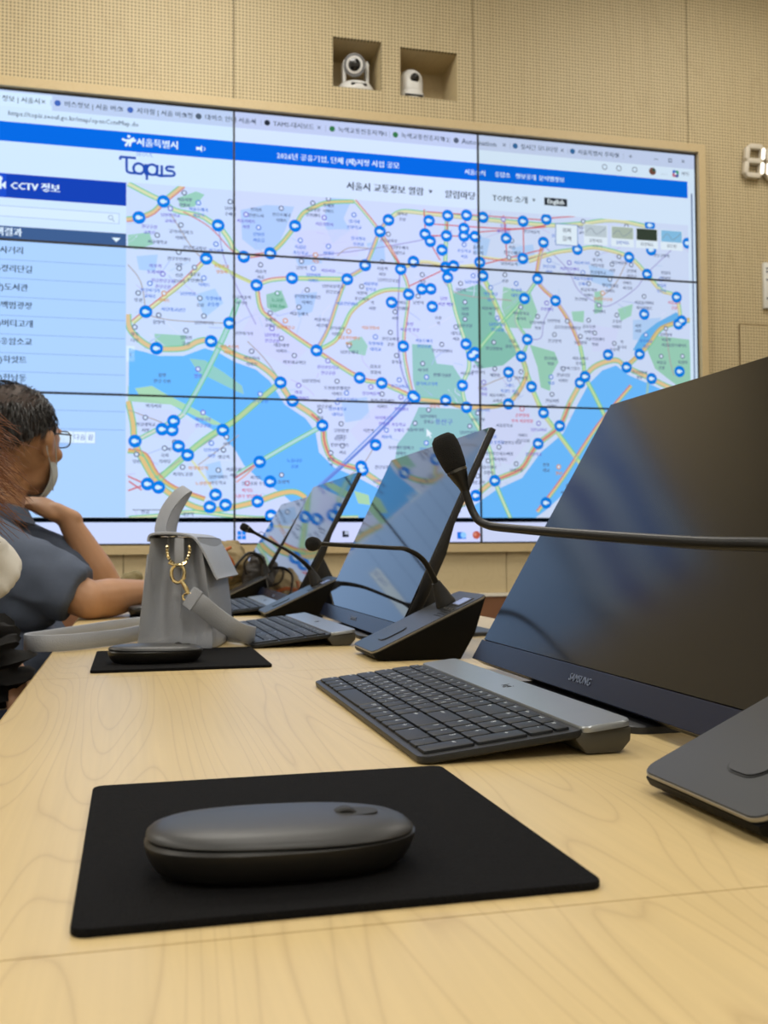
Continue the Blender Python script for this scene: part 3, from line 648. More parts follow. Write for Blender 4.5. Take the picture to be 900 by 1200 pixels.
('L','b9c4ee',4,3,[(53,1784),(76,1816),(122,1849)]),
('L','e6e4ff',4,3,[(1598,2140),(1618,2138),(1662,2136)]),
('L','e6e4ff',4,3,[(877,1485),(874,1444),(888,1403)]),
('L','d2c9ee',4,3,[(850,1676),(855,1688),(861,1700)]),
('L','d2c9ee',4,3,[(2262,2415),(2267,2445),(2299,2477)]),
('L','b9c4ee',4,3,[(1900,1625),(1846,1593),(1778,1561)]),
('L','b9c4ee',4,3,[(113,1252),(67,1279),(33,1307)]),
('L','b9c4ee',4,3,[(2423,2114),(2458,2091),(2463,2066)]),
('L','e6e4ff',4,3,[(726,1838),(651,1833),(605,1828)]),
('L','e6e4ff',4,3,[(1118,2332),(1098,2292),(1099,2255)]),
('L','b9c4ee',4,3,[(1808,2207),(1782,2185),(1719,2161)]),
('L','c4d4f2',4,3,[(22,2363),(-15,2359),(-26,2356)]),
('L','b9c4ee',4,3,[(1365,1977),(1329,2003),(1279,2029)]),
('L','e6e4ff',4,3,[(156,1789),(114,1821),(72,1854)]),
('L','b9c4ee',4,3,[(1773,2297),(1788,2290),(1796,2283)]),
('L','e6e4ff',4,3,[(9,2309),(-15,2295),(-43,2280)]),
('L','c4d4f2',4,3,[(2681,2323),(2647,2325),(2640,2329)]),
('L','d2c9ee',4,3,[(1248,1528),(1246,1521),(1259,1514)]),
('L','e6e4ff',4,3,[(1542,1648),(1543,1629),(1568,1612)]),
('L','c4d4f2',4,3,[(396,1093),(441,1075),(479,1057)]),
('L','d2c9ee',4,3,[(675,1227),(644,1262),(594,1297)]),
('L','e6e4ff',4,3,[(831,1265),(776,1300),(752,1336)]),
('L','d2c9ee',4,3,[(12,1211),(-53,1197),(-100,1183)]),
('L','c4d4f2',4,3,[(613,1081),(615,1104),(588,1126)]),
('L','d2c9ee',4,3,[(1112,1727),(1077,1767),(1073,1808)]),
('L','d2c9ee',4,3,[(10,1044),(17,1023),(-5,1003)]),
('L','e6e4ff',4,3,[(873,1939),(882,1984),(918,2031)]),
('L','b9c4ee',4,3,[(968,2133),(946,2125),(931,2117)]),
('L','e6e4ff',4,3,[(210,1856),(164,1896),(143,1936)]),
('L','c4d4f2',4,3,[(312,1793),(289,1757),(277,1721)]),
('L','b9c4ee',4,3,[(1774,1198),(1770,1160),(1745,1121)]),
('L','c4d4f2',4,3,[(866,1902),(865,1940),(869,1979)]),
('L','c4d4f2',4,3,[(1914,1215),(1916,1204),(1935,1192)]),
('L','d2c9ee',4,3,[(853,2377),(904,2368),(947,2360)]),
('L','c4d4f2',4,3,[(2098,2171),(2097,2130),(2102,2090)]),
('L','c4d4f2',4,3,[(2309,2344),(2373,2395),(2416,2445)]),
('L','e6e4ff',4,3,[(1212,1400),(1172,1432),(1156,1464)]),
('L','c4d4f2',4,3,[(1408,1111),(1472,1068),(1516,1024)]),
('L','e6e4ff',4,3,[(2132,1083),(2196,1060),(2252,1038)]),
('L','c4d4f2',4,3,[(2216,1119),(2274,1164),(2351,1209)]),
('L','b9c4ee',4,3,[(1646,2211),(1664,2242),(1686,2274)]),
('L','d2c9ee',4,3,[(1828,1659),(1788,1704),(1730,1749)]),
('L','e6e4ff',4,3,[(382,1282),(431,1276),(462,1270)]),
('L','d2c9ee',4,3,[(1783,2440),(1720,2413),(1677,2388)]),
('L','b9c4ee',4,3,[(2169,2426),(2199,2459),(2203,2491)]),
('L','e6e4ff',4,3,[(1339,2188),(1393,2191),(1458,2194)]),
('L','e6e4ff',4,3,[(1505,1641),(1537,1604),(1559,1566)]),
('L','e6e4ff',4,3,[(1865,1595),(1848,1636),(1802,1676)]),
('L','b9c4ee',4,3,[(137,1329),(87,1309),(38,1290)]),
('T','5d6488',25,10,215,2333,'공덕아이파크','C'),
('T','5d6488',25,10,215,2305,'아파트','C'),
('T','5d6488',25,10,277,2262,'공덕역교차로','C'),
('T','7a6ad0',25,10,99,2167,'마포역','C'),
('T','7a6ad0',25,10,99,2139,'도화시장','C'),
('T','5d6488',25,10,115,1907,'합정역','C'),
('T','4a7ad8',25,10,180,1969,'서강대교남단','C'),
('T','5d6488',25,10,23,2005,'망원','C'),
('T','5d6488',25,10,207,2130,'신촌','C'),
('T','5d6488',25,10,207,2102,'로터리','C'),
('T','5d6488',25,10,277,2138,'대흥동','C'),
('T','5d6488',25,10,277,2110,'주민센터','C'),
('T','4a7ad8',25,10,363,2030,'숙명여대','C'),
('T','4a7ad8',25,10,363,2002,'운동장','C'),
('T','5d6488',25,10,8,1847,'상수','C'),
('T','5d6488',25,10,8,1819,'나루','C'),
('T','5d6488',25,10,238,1841,'양화진','C'),
('T','5d6488',25,10,238,1813,'공원','C'),
('T','7a6ad0',25,10,293,1664,'밤섬','C'),
('T','5d6488',25,10,92,1520,'여의서로','C'),
('T','5d6488',25,10,188,1322,'여의도역','C'),
('T','7a6ad0',25,10,316,1463,'여의나루','C'),
('T','7a6ad0',25,10,316,1435,'한강공원','C'),
('T','5d6488',25,10,142,1294,'국회','C'),
('T','5d6488',25,10,142,1266,'의사당','C'),
('T','5d6488',25,10,223,1208,'여의도공원','C'),
('T','e09050',25,10,293,1237,'여의대로역','C'),
('T','5d6488',25,10,410,1290,'샛강역','C'),
('T','5d6488',25,10,17,1264,'당산','C'),
('T','e09050',25,10,316,1166,'노량진역','C'),
('T','5d6488',25,10,563,2463,'연희초','C'),
('T','5d6488',25,10,563,2435,'안산도시','C'),
('T','4a7ad8',25,10,575,2346,'인왕산','C'),
('T','4a7ad8',25,10,575,2318,'서울길','C'),
('T','4a7ad8',25,10,774,2298,'독립문','C'),
('T','4a7ad8',25,10,774,2270,'초등학교','C'),
('T','4a7ad8',25,10,910,2278,'서대문','C'),
('T','4a7ad8',25,10,910,2250,'경찰서','C'),
('T','5d6488',25,10,911,2509,'홍제천','C'),
('T','5d6488',25,10,911,2481,'아파트','C'),
('T','4a7ad8',25,10,1036,2440,'경기대','C'),
('T','4a7ad8',25,10,1036,2412,'인왕학교','C'),
('T','4a7ad8',25,10,1057,2358,'한국청소','C'),
('T','4a7ad8',25,10,1057,2330,'수련원','C'),
('T','5d6488',25,10,1175,2219,'서울역','C'),
('T','5d6488',25,10,1175,2191,'서부','C'),
('T','5d6488',25,10,1072,2093,'아현역','C'),
('T','5d6488',25,10,1072,2065,'푸르지오','C'),
('T','5d6488',25,10,806,2062,'공덕삼성래미안','C'),
('T','5d6488',25,10,806,2034,'아파트','C'),
('T','5d6488',25,10,875,1955,'서울여고','C'),
('T','5d6488',25,10,875,1927,'서강대','C'),
('T','3f9a6a',25,10,663,2038,'노고산','C'),
('T','3f9a6a',25,10,663,2010,'106.5m','C'),
('T','5d6488',25,10,682,1824,'대흥태영','C'),
('T','5d6488',25,10,682,1796,'아파트','C'),
('T','5d6488',25,10,541,1757,'마포자이','C'),
('T','5d6488',25,10,541,1729,'아파트','C'),
('T','4a7ad8',25,10,581,1557,'한강공원','C'),
('T','5d6488',25,10,743,1745,'마포대교북단','C'),
('T','7a6ad0',25,10,763,1603,'마포','C'),
('T','7a6ad0',25,10,763,1575,'서울 앞바다','C'),
('T','5d6488',25,10,950,1917,'공덕자이','C'),
('T','5d6488',25,10,950,1889,'아파트','C'),
('T','5d6488',25,10,949,1629,'도원삼성래미안','C'),
('T','5d6488',25,10,949,1601,'아파트','C'),
('T','5d6488',25,10,1138,1739,'원효로','C'),
('T','5d6488',25,10,1138,1711,'경찰서','C'),
('T','4a7ad8',25,10,1139,1851,'숙명여대','C'),
('T','4a7ad8',25,10,1139,1823,'대학교','C'),
('T','5d6488',25,10,1355,2061,'남영역','C'),
('T','7a6ad0',25,10,1311,1954,'용산','C'),
('T','7a6ad0',25,10,1311,1926,'서울역 광장','C'),
('T','4a7ad8',25,10,1395,1664,'삼각지고가역','C'),
('T','5d6488',25,10,1474,1709,'전쟁기념관','C'),
('T','5d6488',25,10,1171,1574,'용산e편한세상','C'),
('T','5d6488',25,10,1171,1546,'아파트','C'),
('T','7a6ad0',25,10,1179,1491,'아이파크몰','C'),
('T','7a6ad0',25,10,1179,1463,'신용산','C'),
('T','5d6488',25,10,968,1425,'강변삼성','C'),
('T','5d6488',25,10,968,1397,'아파트','C'),
('T','5d6488',25,10,960,1384,'북한강','C'),
('T','5d6488',25,10,960,1356,'성원아파트','C'),
('T','5d6488',25,10,865,1484,'원효','C'),
('T','5d6488',25,10,865,1456,'대교','C'),
('T','5d6488',25,10,1102,1428,'이촌역','C'),
('T','5d6488',25,10,1263,1348,'용산센트럴파크','C'),
('T','5d6488',25,10,1263,1320,'아파트','C'),
('T','5d6488',25,10,1186,1252,'한강로파출소','C'),
('T','6a80c8',42,10,1481,1478,'용산구','C'),
('T','5d6488',25,10,1657,1494,'용산구청','C'),
('T','5d6488',25,10,1666,2355,'을지로','C'),
('T','5d6488',25,10,1666,2327,'입구역','C'),
('T','7a6ad0',25,10,1802,2472,'종로','C'),
('T','7a6ad0',25,10,1802,2444,'세종대로','C'),
('T','5d6488',25,10,1846,2367,'서울','C'),
('T','5d6488',25,10,1846,2339,'중앙우체국','C'),
('T','4a7ad8',25,10,1731,2124,'명동성당','C'),
('T','4a7ad8',25,10,1731,2096,'남산','C'),
('T','4a7ad8',25,10,1867,2152,'동국대','C'),
('T','4a7ad8',25,10,1867,2124,'대학교','C'),
('T','5d6488',25,10,1596,2044,'남산','C'),
('T','5d6488',25,10,1596,2016,'타워','C'),
('T','5d6488',25,10,1595,1959,'남산공원','C'),
('T','5d6488',25,10,1660,1758,'후암동','C'),
('T','5d6488',25,10,1660,1730,'주민센터','C'),
('T','5d6488',25,10,1749,1718,'해방촌','C'),
('T','4a7ad8',25,10,1825,1669,'그랜드','C'),
('T','4a7ad8',25,10,1825,1641,'하얏트 서울','C'),
('T','4a7ad8',25,10,1728,1411,'이태원','C'),
('T','4a7ad8',25,10,1728,1383,'대학병원 순천향','C'),
('T','5d6488',25,10,1767,1327,'용산푸르지오써밋','C'),
('T','5d6488',25,10,1767,1299,'2차아파트','C'),
('T','5d6488',25,10,1654,1182,'서빙고역','C'),
('T','d86080',25,10,1891,1521,'순천향대','C'),
('T','d86080',25,10,1891,1493,'부속 서울병원','C'),
('T','5d6488',25,10,2070,1903,'한강진역','C'),
('T','5d6488',25,10,2115,1731,'한남더힐','C'),
('T','5d6488',25,10,2115,1703,'아파트','C'),
('T','5d6488',25,10,2053,1599,'한남시범','C'),
('T','5d6488',25,10,2053,1571,'아파트','C'),
('T','5d6488',25,10,2152,1767,'옥수파크힐스','C'),
('T','5d6488',25,10,2141,1975,'금호동삼성래미안','C'),
('T','5d6488',25,10,2259,1985,'금호두산','C'),
('T','5d6488',25,10,2259,1957,'아파트','C'),
('T','5d6488',25,10,2261,2174,'신금호벽산','C'),
('T','5d6488',25,10,2261,2146,'아파트','C'),
('T','5d6488',25,10,2380,2203,'행당역대림','C'),
('T','5d6488',25,10,2380,2175,'아파트','C'),
('T','5d6488',25,10,2572,2124,'서울숲리버뷰','C'),
('T','5d6488',25,10,2572,2096,'자이아파트','C'),
('T','4a7ad8',25,10,2671,2219,'왕십리','C'),
('T','4a7ad8',25,10,2671,2191,'경찰서','C'),
('T','5d6488',25,10,2416,2019,'응봉산','C'),
('T','5d6488',25,10,2416,1991,'아파트','C'),
('T','5d6488',25,10,2312,2406,'신당역','C'),
('T','5d6488',25,10,2311,2331,'청구역','C'),
('T','5d6488',25,10,2311,2303,'어린이집','C'),
('T','5d6488',25,10,2502,2285,'한양대','C'),
('T','5d6488',25,10,2502,2257,'대학교','C'),
('T','5d6488',25,10,2674,2376,'성동구청역','C'),
('T','5d6488',25,10,2697,2287,'왕십리','C'),
('T','5d6488',25,10,2697,2259,'민자역','C'),
('T','d86080',25,10,2744,2133,'서울숲역','C'),
('T','d86080',25,10,2744,2105,'공원','C'),
('T','4a7ad8',25,10,2579,1924,'성수대교','C'),
('T','4a7ad8',25,10,2579,1896,'북단','C'),
('T','5d6488',25,10,2740,1909,'서울숲힐스테이트','C'),
('T','5d6488',25,10,2788,1821,'뚝섬역','C'),
('T','5d6488',25,10,2665,1816,'서울숲','C'),
('T','5d6488',25,10,2665,1788,'공원','C'),
('T','5d6488',25,10,2400,1872,'응봉역','C'),
('T','5d6488',25,10,2017,1275,'반포','C'),
('T','5d6488',25,10,2017,1247,'대교','C'),
('T','e09050',25,10,2085,1233,'잠원','C'),
('T','5d6488',25,10,560,1196,'여의도','C'),
('T','5d6488',25,10,560,1168,'한강공원 수영장','C'),
('T','d86080',25,10,520,1136,'여의도','C'),
('T','d86080',25,10,520,1108,'증권가 성모병원','C'),
('T','5d6488',25,10,681,1177,'노들섬역','C'),
('T','4a7ad8',25,10,742,1278,'노들나루','C'),
('T','4a7ad8',25,10,742,1250,'공원','C'),
('T','5d6488',25,10,886,1566,'이촌','C'),
('T','5d6488',25,10,886,1538,'한강공원','C'),
('T','5d6488',25,10,1377,2168,'서울','C'),
('T','5d6488',25,10,1377,2140,'스퀘어','C'),
('T','5d6488',25,10,1268,2057,'청파동','C'),
('T','5d6488',25,10,1268,2029,'주민센터','C'),
('T','7a6ad0',25,10,1486,2089,'남산','C'),
('T','7a6ad0',25,10,1486,2061,'도서관 백범','C'),
('T','5d6488',25,10,1841,1893,'국립','C'),
('T','5d6488',25,10,1841,1865,'중앙극장','C'),
('T','5d6488',25,10,1574,2136,'회현역','C'),
('T','5d6488',25,10,55,1035,'신길','C'),
('T','5d6488',25,10,246,1024,'대방역','C'),
('T','5d6488',25,10,130,1663,'합정','C'),
('T','5d6488',25,10,130,1635,'한강 수변','C'),
('T','5d6488',24,10,2599,1306,'한강서울역','C'),
('T','5d6488',24,10,2599,1279,'서울','C'),
('T','5d6488',24,10,1606,1315,'경찰서','C'),
('T','5d6488',24,10,1606,1288,'공원','C'),
('T','7a6ad0',24,10,1690,1649,'서울','C'),
('T','7a6ad0',24,10,1690,1622,'병원','C'),
('T','5d6488',24,10,1264,2328,'남산우체국','C'),
('T','5d6488',24,10,1264,2301,'대학교','C'),
('T','5d6488',24,10,2047,1814,'한강서울','C'),
('T','5d6488',24,10,2047,1787,'병원','C'),
('T','4a7ad8',24,10,950,1529,'남산대학교','C'),
('T','4a7ad8',24,10,950,1502,'대학교','C'),
('T','5d6488',24,10,822,1659,'남산경찰서','C'),
('T','5d6488',24,10,2488,1428,'서울교차로','C'),
('T','5d6488',24,10,2488,1401,'교차로','C'),
('T','7a6ad0',24,10,1950,1327,'한강중학교','C'),
('T','4a7ad8',24,10,1686,1543,'서울시장','C'),
('T','5d6488',24,10,2306,1192,'서울아파트','C'),
('T','5d6488',24,10,2306,1165,'서울역','C'),
('T','5d6488',24,10,494,2043,'한강서울역','C'),
('T','5d6488',24,10,494,2016,'사거리','C'),
('T','5d6488',24,10,1474,1829,'한강주민센터','C'),
('T','5d6488',24,10,1980,1992,'남산아파트','C'),
('T','5d6488',24,10,1980,1965,'병원','C'),
('T','4a7ad8',24,10,1383,1875,'서울우체국','C'),
('T','4a7ad8',24,10,1383,1848,'한강공원','C'),
('T','5d6488',24,10,2398,1211,'남산서울역','C'),
('T','4a7ad8',24,10,295,2444,'서울우체국','C'),
('T','4a7ad8',24,10,295,2417,'서울역','C'),
('T','5d6488',24,10,2558,2465,'서울','C'),
('T','5d6488',24,10,2558,2438,'교차로','C'),
('T','5d6488',24,10,2743,1452,'서울역','C'),
('T','5d6488',24,10,1548,1919,'대학교','C'),
('T','5d6488',24,10,1548,1892,'서울','C'),
('T','5d6488',24,10,442,2460,'남산역','C'),
('T','5d6488',24,10,442,2433,'우체국','C'),
('T','5d6488',24,10,108,2279,'서울대학교','C'),
('T','5d6488',24,10,779,2199,'남산역','C'),
('T','5d6488',24,10,456,1233,'서울공원','C'),
('T','5d6488',24,10,456,1206,'서울','C'),
('T','4a7ad8',24,10,2045,2281,'한강공원','C'),
('T','4a7ad8',24,10,2045,2254,'병원','C'),
('T','5d6488',24,10,2735,1381,'한강중학교','C'),
('T','5d6488',24,10,2735,1354,'아파트','C'),
('T','4a7ad8',24,10,376,2255,'한강시장','C'),
('T','5d6488',24,10,302,1996,'공원','C'),
('T','5d6488',24,10,1857,1246,'남산공원','C'),
('T','5d6488',24,10,2210,1820,'서울교차로','C'),
('T','5d6488',24,10,2210,1793,'중학교','C'),
('T','5d6488',24,10,1492,1205,'남산병원','C'),
('T','5d6488',24,10,1492,1178,'우체국','C'),
('T','7a6ad0',24,10,1115,1608,'한강서울역','C'),
('T','5d6488',24,10,1238,1979,'시장','C'),
('T','5d6488',24,10,503,1873,'남산사거리','C'),
('T','7a6ad0',24,10,1265,1563,'한강초등학교','C'),
('T','7a6ad0',24,10,1265,1536,'주민센터','C'),
('T','5d6488',24,10,1205,2163,'남산한강공원','C'),
('T','4a7ad8',24,10,2225,2311,'서울사거리','C'),
('T','5d6488',24,10,1644,1364,'한강공원','C'),
('T','5d6488',24,10,1644,1337,'역','C'),
('T','5d6488',24,10,766,1978,'서울우체국','C'),
('T','5d6488',24,10,2477,2222,'아파트','C'),
('T','5d6488',24,10,2477,2195,'사거리','C'),
('T','7a6ad0',24,10,908,2193,'서울서울','C'),
('T','5d6488',24,10,2177,1075,'한강역','C'),
('T','5d6488',24,10,2177,1048,'역','C'),
('T','5d6488',24,10,1483,1351,'한강아파트','C'),
('T','5d6488',24,10,1890,2035,'서울중학교','C'),
('T','5d6488',24,10,1890,2008,'사거리','C'),
('T','5d6488',24,10,2288,1265,'한강공원','C'),
('T','5d6488',24,10,2288,1238,'사거리','C'),
('T','7a6ad0',24,10,2156,2276,'서울주민센터','C'),
('T','7a6ad0',24,10,2156,2249,'사거리','C'),
('T','e09050',24,10,2734,1279,'한강아파트','C'),
('T','e09050',24,10,2734,1252,'교차로','C'),
('T','5d6488',24,10,629,1943,'우체국','C'),
('T','5d6488',24,10,629,1916,'교차로','C'),
('T','5d6488',24,10,1514,1279,'서울서울역','C'),
('T','5d6488',24,10,917,1286,'병원','C'),
('T','5d6488',24,10,917,1259,'역','C'),
('T','7a6ad0',24,10,890,2417,'서울경찰서','C'),
('T','5d6488',24,10,205,2206,'한강주민센터','C'),
('T','5d6488',24,10,205,2179,'시장','C'),
('T','5d6488',24,10,2798,1420,'서울한강공원','C'),
('T','5d6488',24,10,2798,1393,'중학교','C'),
('T','5d6488',24,10,2136,1137,'서울교차로','C'),
('T','5d6488',24,10,56,1434,'한강대학교','C'),
('T','5d6488',24,10,56,1407,'시장','C'),
('T','4a7ad8',24,10,1257,1647,'한강교차로','C'),
('T','7a6ad0',24,10,637,1870,'남산병원','C'),
('T','7a6ad0',24,10,637,1843,'한강공원','C'),
('T','7a6ad0',24,10,2632,1465,'한강초등학교','C'),
('T','7a6ad0',24,10,2632,1438,'아파트','C'),
('T','e09050',24,10,1114,1927,'서울경찰서','C'),
('T','5d6488',24,10,1952,2453,'한강서울역','C'),
('T','4a7ad8',24,10,1640,2179,'남산아파트','C'),
('T','7a6ad0',24,10,167,2408,'남산중학교','C'),
('T','7a6ad0',24,10,167,2381,'교차로','C'),
('T','5d6488',24,10,2550,1144,'남산아파트','C'),
('T','5d6488',24,10,2550,1117,'서울','C'),
('T','e09050',24,10,139,2010,'아파트','C'),
('T','7a6ad0',24,10,1166,1185,'남산대학교','C'),
('T','7a6ad0',24,10,1166,1158,'사거리','C'),
('T','4a7ad8',24,10,320,2092,'아파트','C'),
('T','5d6488',24,10,930,2118,'남산초등학교','C'),
('T','5d6488',24,10,930,2091,'한강공원','C'),
('T','e09050',24,10,2339,2130,'한강한강공원','C'),
('T','5d6488',24,10,2317,2066,'주민센터','C'),
('T','5d6488',24,10,2212,1901,'남산병원','C'),
('T','5d6488',24,10,2623,1380,'남산경찰서','C'),
('T','e09050',24,10,701,1910,'남산대학교','C'),
('T','4a7ad8',24,10,2049,1688,'병원','C'),
('T','5d6488',24,10,1830,2282,'남산서울역','C'),
('T','7a6ad0',24,10,2030,2063,'주민센터','C'),
('T','4a7ad8',24,10,995,1575,'서울초등학교','C'),
('T','5d6488',24,10,2687,1229,'중학교','C'),
('T','5d6488',24,10,2687,1202,'중학교','C'),
('T','e09050',24,10,2537,1240,'서울공원','C'),
('T','e09050',24,10,2537,1213,'사거리','C'),
('T','5d6488',24,10,2235,2494,'서울병원','C'),
('T','5d6488',24,10,2235,2467,'교차로','C'),
('T','5d6488',24,10,230,2486,'서울시장','C'),
('T','5d6488',24,10,230,2459,'경찰서','C'),
('T','5d6488',24,10,2746,1132,'남산초등학교','C'),
('T','5d6488',24,10,584,2170,'서울역','C'),
('T','5d6488',24,10,584,2143,'서울','C'),
('T','5d6488',24,10,1277,2495,'대학교','C'),
('T','5d6488',24,10,1277,2468,'공원','C'),
('T','5d6488',24,10,1456,1992,'공원','C'),
('T','5d6488',24,10,1456,1965,'역','C'),
('T','5d6488',24,10,320,1914,'남산사거리','C'),
('T','e09050',24,10,1007,1873,'서울주민센터','C'),
('T','e09050',24,10,1007,1846,'서울','C'),
('T','4a7ad8',24,10,2304,1115,'서울병원','C'),
('T','5d6488',24,10,2433,2324,'한강서울역','C'),
('T','5d6488',24,10,1796,1468,'서울중학교','C'),
('T','5d6488',24,10,2535,2002,'시장','C'),
('T','5d6488',24,10,2535,1975,'시장','C'),
('T','4a7ad8',24,10,1594,2332,'초등학교','C'),
('T','4a7ad8',24,10,1594,2305,'서울','C'),
('T','7a6ad0',24,10,133,2100,'한강한강공원','C'),
('T','7a6ad0',24,10,133,2073,'한강공원','C'),
('T','5d6488',24,10,1207,2358,'한강교차로','C'),
('T','5d6488',24,10,1009,1804,'남산우체국','C'),
('T','5d6488',24,10,1213,1138,'한강교차로','C'),
('T','5d6488',24,10,683,2447,'한강우체국','C'),
('T','5d6488',24,10,683,2420,'아파트','C'),
('T','7a6ad0',24,10,1979,1451,'남산교차로','C'),
('T','5d6488',24,10,1761,1618,'서울아파트','C'),
('T','5d6488',24,10,1761,1591,'교차로','C'),
('T','5d6488',24,10,1376,1731,'사거리','C'),
('T','5d6488',24,10,1807,2194,'공원','C'),
('T','4a7ad8',24,10,1391,1342,'주민센터','C'),
('T','4a7ad8',24,10,1391,1315,'서울역','C'),
('T','5d6488',24,10,835,2483,'서울병원','C'),
('T','5d6488',24,10,835,2456,'주민센터','C'),
('T','7a6ad0',24,10,516,2405,'서울아파트','C'),
('T','7a6ad0',24,10,516,2378,'시장','C'),
('T','5d6488',24,10,1615,1429,'남산주민센터','C'),
('T','5d6488',24,10,1615,1402,'대학교','C'),
('T','4a7ad8',24,10,2104,2441,'한강교차로','C'),
('T','4a7ad8',24,10,2104,2414,'대학교','C'),
('T','e09050',24,10,437,1807,'서울서울역','C'),
('T','e09050',24,10,437,1780,'서울역','C'),
('T','5d6488',24,10,1726,2052,'서울사거리','C'),
('T','5d6488',24,10,1726,2025,'역','C'),
('T','5d6488',24,10,1214,1877,'한강교차로','C'),
('T','5d6488',24,10,1214,1850,'공원','C'),
('T','5d6488',24,10,2067,2006,'남산병원','C'),
('T','5d6488',24,10,2292,1922,'서울주민센터','C'),
('T','5d6488',24,10,2292,1895,'병원','C'),
('T','5d6488',24,10,386,1197,'남산아파트','C'),
('T','5d6488',24,10,386,1170,'초등학교','C'),
('T','5d6488',24,10,1745,1851,'한강경찰서','C'),
('T','4a7ad8',24,10,246,2046,'남산병원','C'),
('T','4a7ad8',24,10,2230,2230,'서울주민센터','C'),
('T','4a7ad8',24,10,2230,2203,'우체국','C'),
('T','5d6488',24,10,424,1352,'시장','C'),
('T','5d6488',24,10,1862,1625,'병원','C'),
('T','5d6488',24,10,1894,1421,'아파트','C'),
('T','5d6488',24,10,1894,1394,'한강공원','C'),
('T','e09050',24,10,847,2234,'서울','C'),
('T','5d6488',24,10,1423,1150,'우체국','C'),
('T','5d6488',24,10,2631,1080,'한강역','C'),
('T','5d6488',24,10,2631,1053,'아파트','C'),
('T','4a7ad8',24,10,1191,1400,'서울역','C'),
('T','5d6488',24,10,2441,1914,'역','C'),
('T','5d6488',24,10,2441,1887,'사거리','C'),
('T','4a7ad8',24,10,999,2038,'서울주민센터','C'),
('T','5d6488',24,10,2218,2124,'한강병원','C'),
('T','4a7ad8',24,10,75,2053,'한강사거리','C'),
('T','4a7ad8',24,10,75,2026,'교차로','C'),
('T','e09050',24,10,1435,1555,'경찰서','C'),
('T','5d6488',24,10,1316,1131,'역','C'),
('T','5d6488',24,10,1316,1104,'아파트','C'),
('T','5d6488',24,10,1244,1765,'중학교','C'),
('T','4a7ad8',24,10,354,1322,'남산시장','C'),
('T','4a7ad8',24,10,354,1295,'시장','C'),
('T','4a7ad8',24,10,1275,1197,'한강시장','C'),
('T','4a7ad8',24,10,1275,1170,'경찰서','C'),
('T','5d6488',24,10,2694,1963,'남산시장','C'),
('T','5d6488',24,10,2694,1936,'서울역','C'),
('T','5d6488',24,10,1404,1504,'남산아파트','C'),
('T','5d6488',24,10,1404,1477,'중학교','C'),
('T','4a7ad8',24,10,1765,1973,'남산교차로','C'),
('T','4a7ad8',24,10,1765,1946,'한강공원','C'),
('T','5d6488',24,10,2539,1760,'한강경찰서','C'),
('T','5d6488',24,10,2539,1733,'병원','C'),
('T','5d6488',24,10,1548,1069,'남산우체국','C'),
('T','5d6488',24,10,1548,1042,'서울','C'),
('T','5d6488',24,10,1709,1259,'서울우체국','C'),
('T','5d6488',24,10,1709,1232,'경찰서','C'),
('T','5d6488',24,10,1831,1383,'남산초등학교','C'),
('T','7a6ad0',24,10,905,1727,'한강초등학교','C'),
('T','7a6ad0',24,10,905,1700,'한강공원','C'),
('T','5d6488',24,10,2477,2486,'남산병원','C'),
('T','5d6488',24,10,2477,2459,'서울','C'),
('T','7a6ad0',24,10,72,2348,'한강공원','C'),
('T','7a6ad0',24,10,72,2321,'교차로','C'),
('T','5d6488',24,10,1335,1437,'서울사거리','C'),
('T','e09050',24,10,401,2184,'초등학교','C'),
('T','e09050',24,10,401,2157,'경찰서','C'),
('T','4a7ad8',24,10,2495,1110,'중학교','C'),
('T','5d6488',24,10,2393,2282,'시장','C'),
('T','4a7ad8',24,10,836,2168,'남산시장','C'),
('T','4a7ad8',24,10,836,2141,'아파트','C'),
('T','5d6488',24,10,1508,1113,'한강초등학교','C'),
('T','5d6488',24,10,1508,1086,'중학교','C'),
('T','4a7ad8',24,10,1117,2141,'서울병원','C'),
('T','4a7ad8',24,10,1117,2114,'중학교','C'),
('T','5d6488',24,10,974,1321,'서울','C'),
('T','7a6ad0',24,10,2453,1151,'서울중학교','C'),
('T','7a6ad0',24,10,2453,1124,'병원','C'),
('T','5d6488',24,10,1888,1709,'남산시장','C'),
('T','5d6488',24,10,1124,2049,'역','C'),
('T','5d6488',24,10,1124,2022,'시장','C'),
('T','5d6488',24,10,2512,1341,'한강공원','C'),
('T','7a6ad0',24,10,1252,1460,'초등학교','C'),
('T','7a6ad0',24,10,1252,1433,'우체국','C'),
('T','5d6488',24,10,1603,1722,'서울시장','C'),
('T','5d6488',24,10,2314,2266,'한강대학교','C'),
]
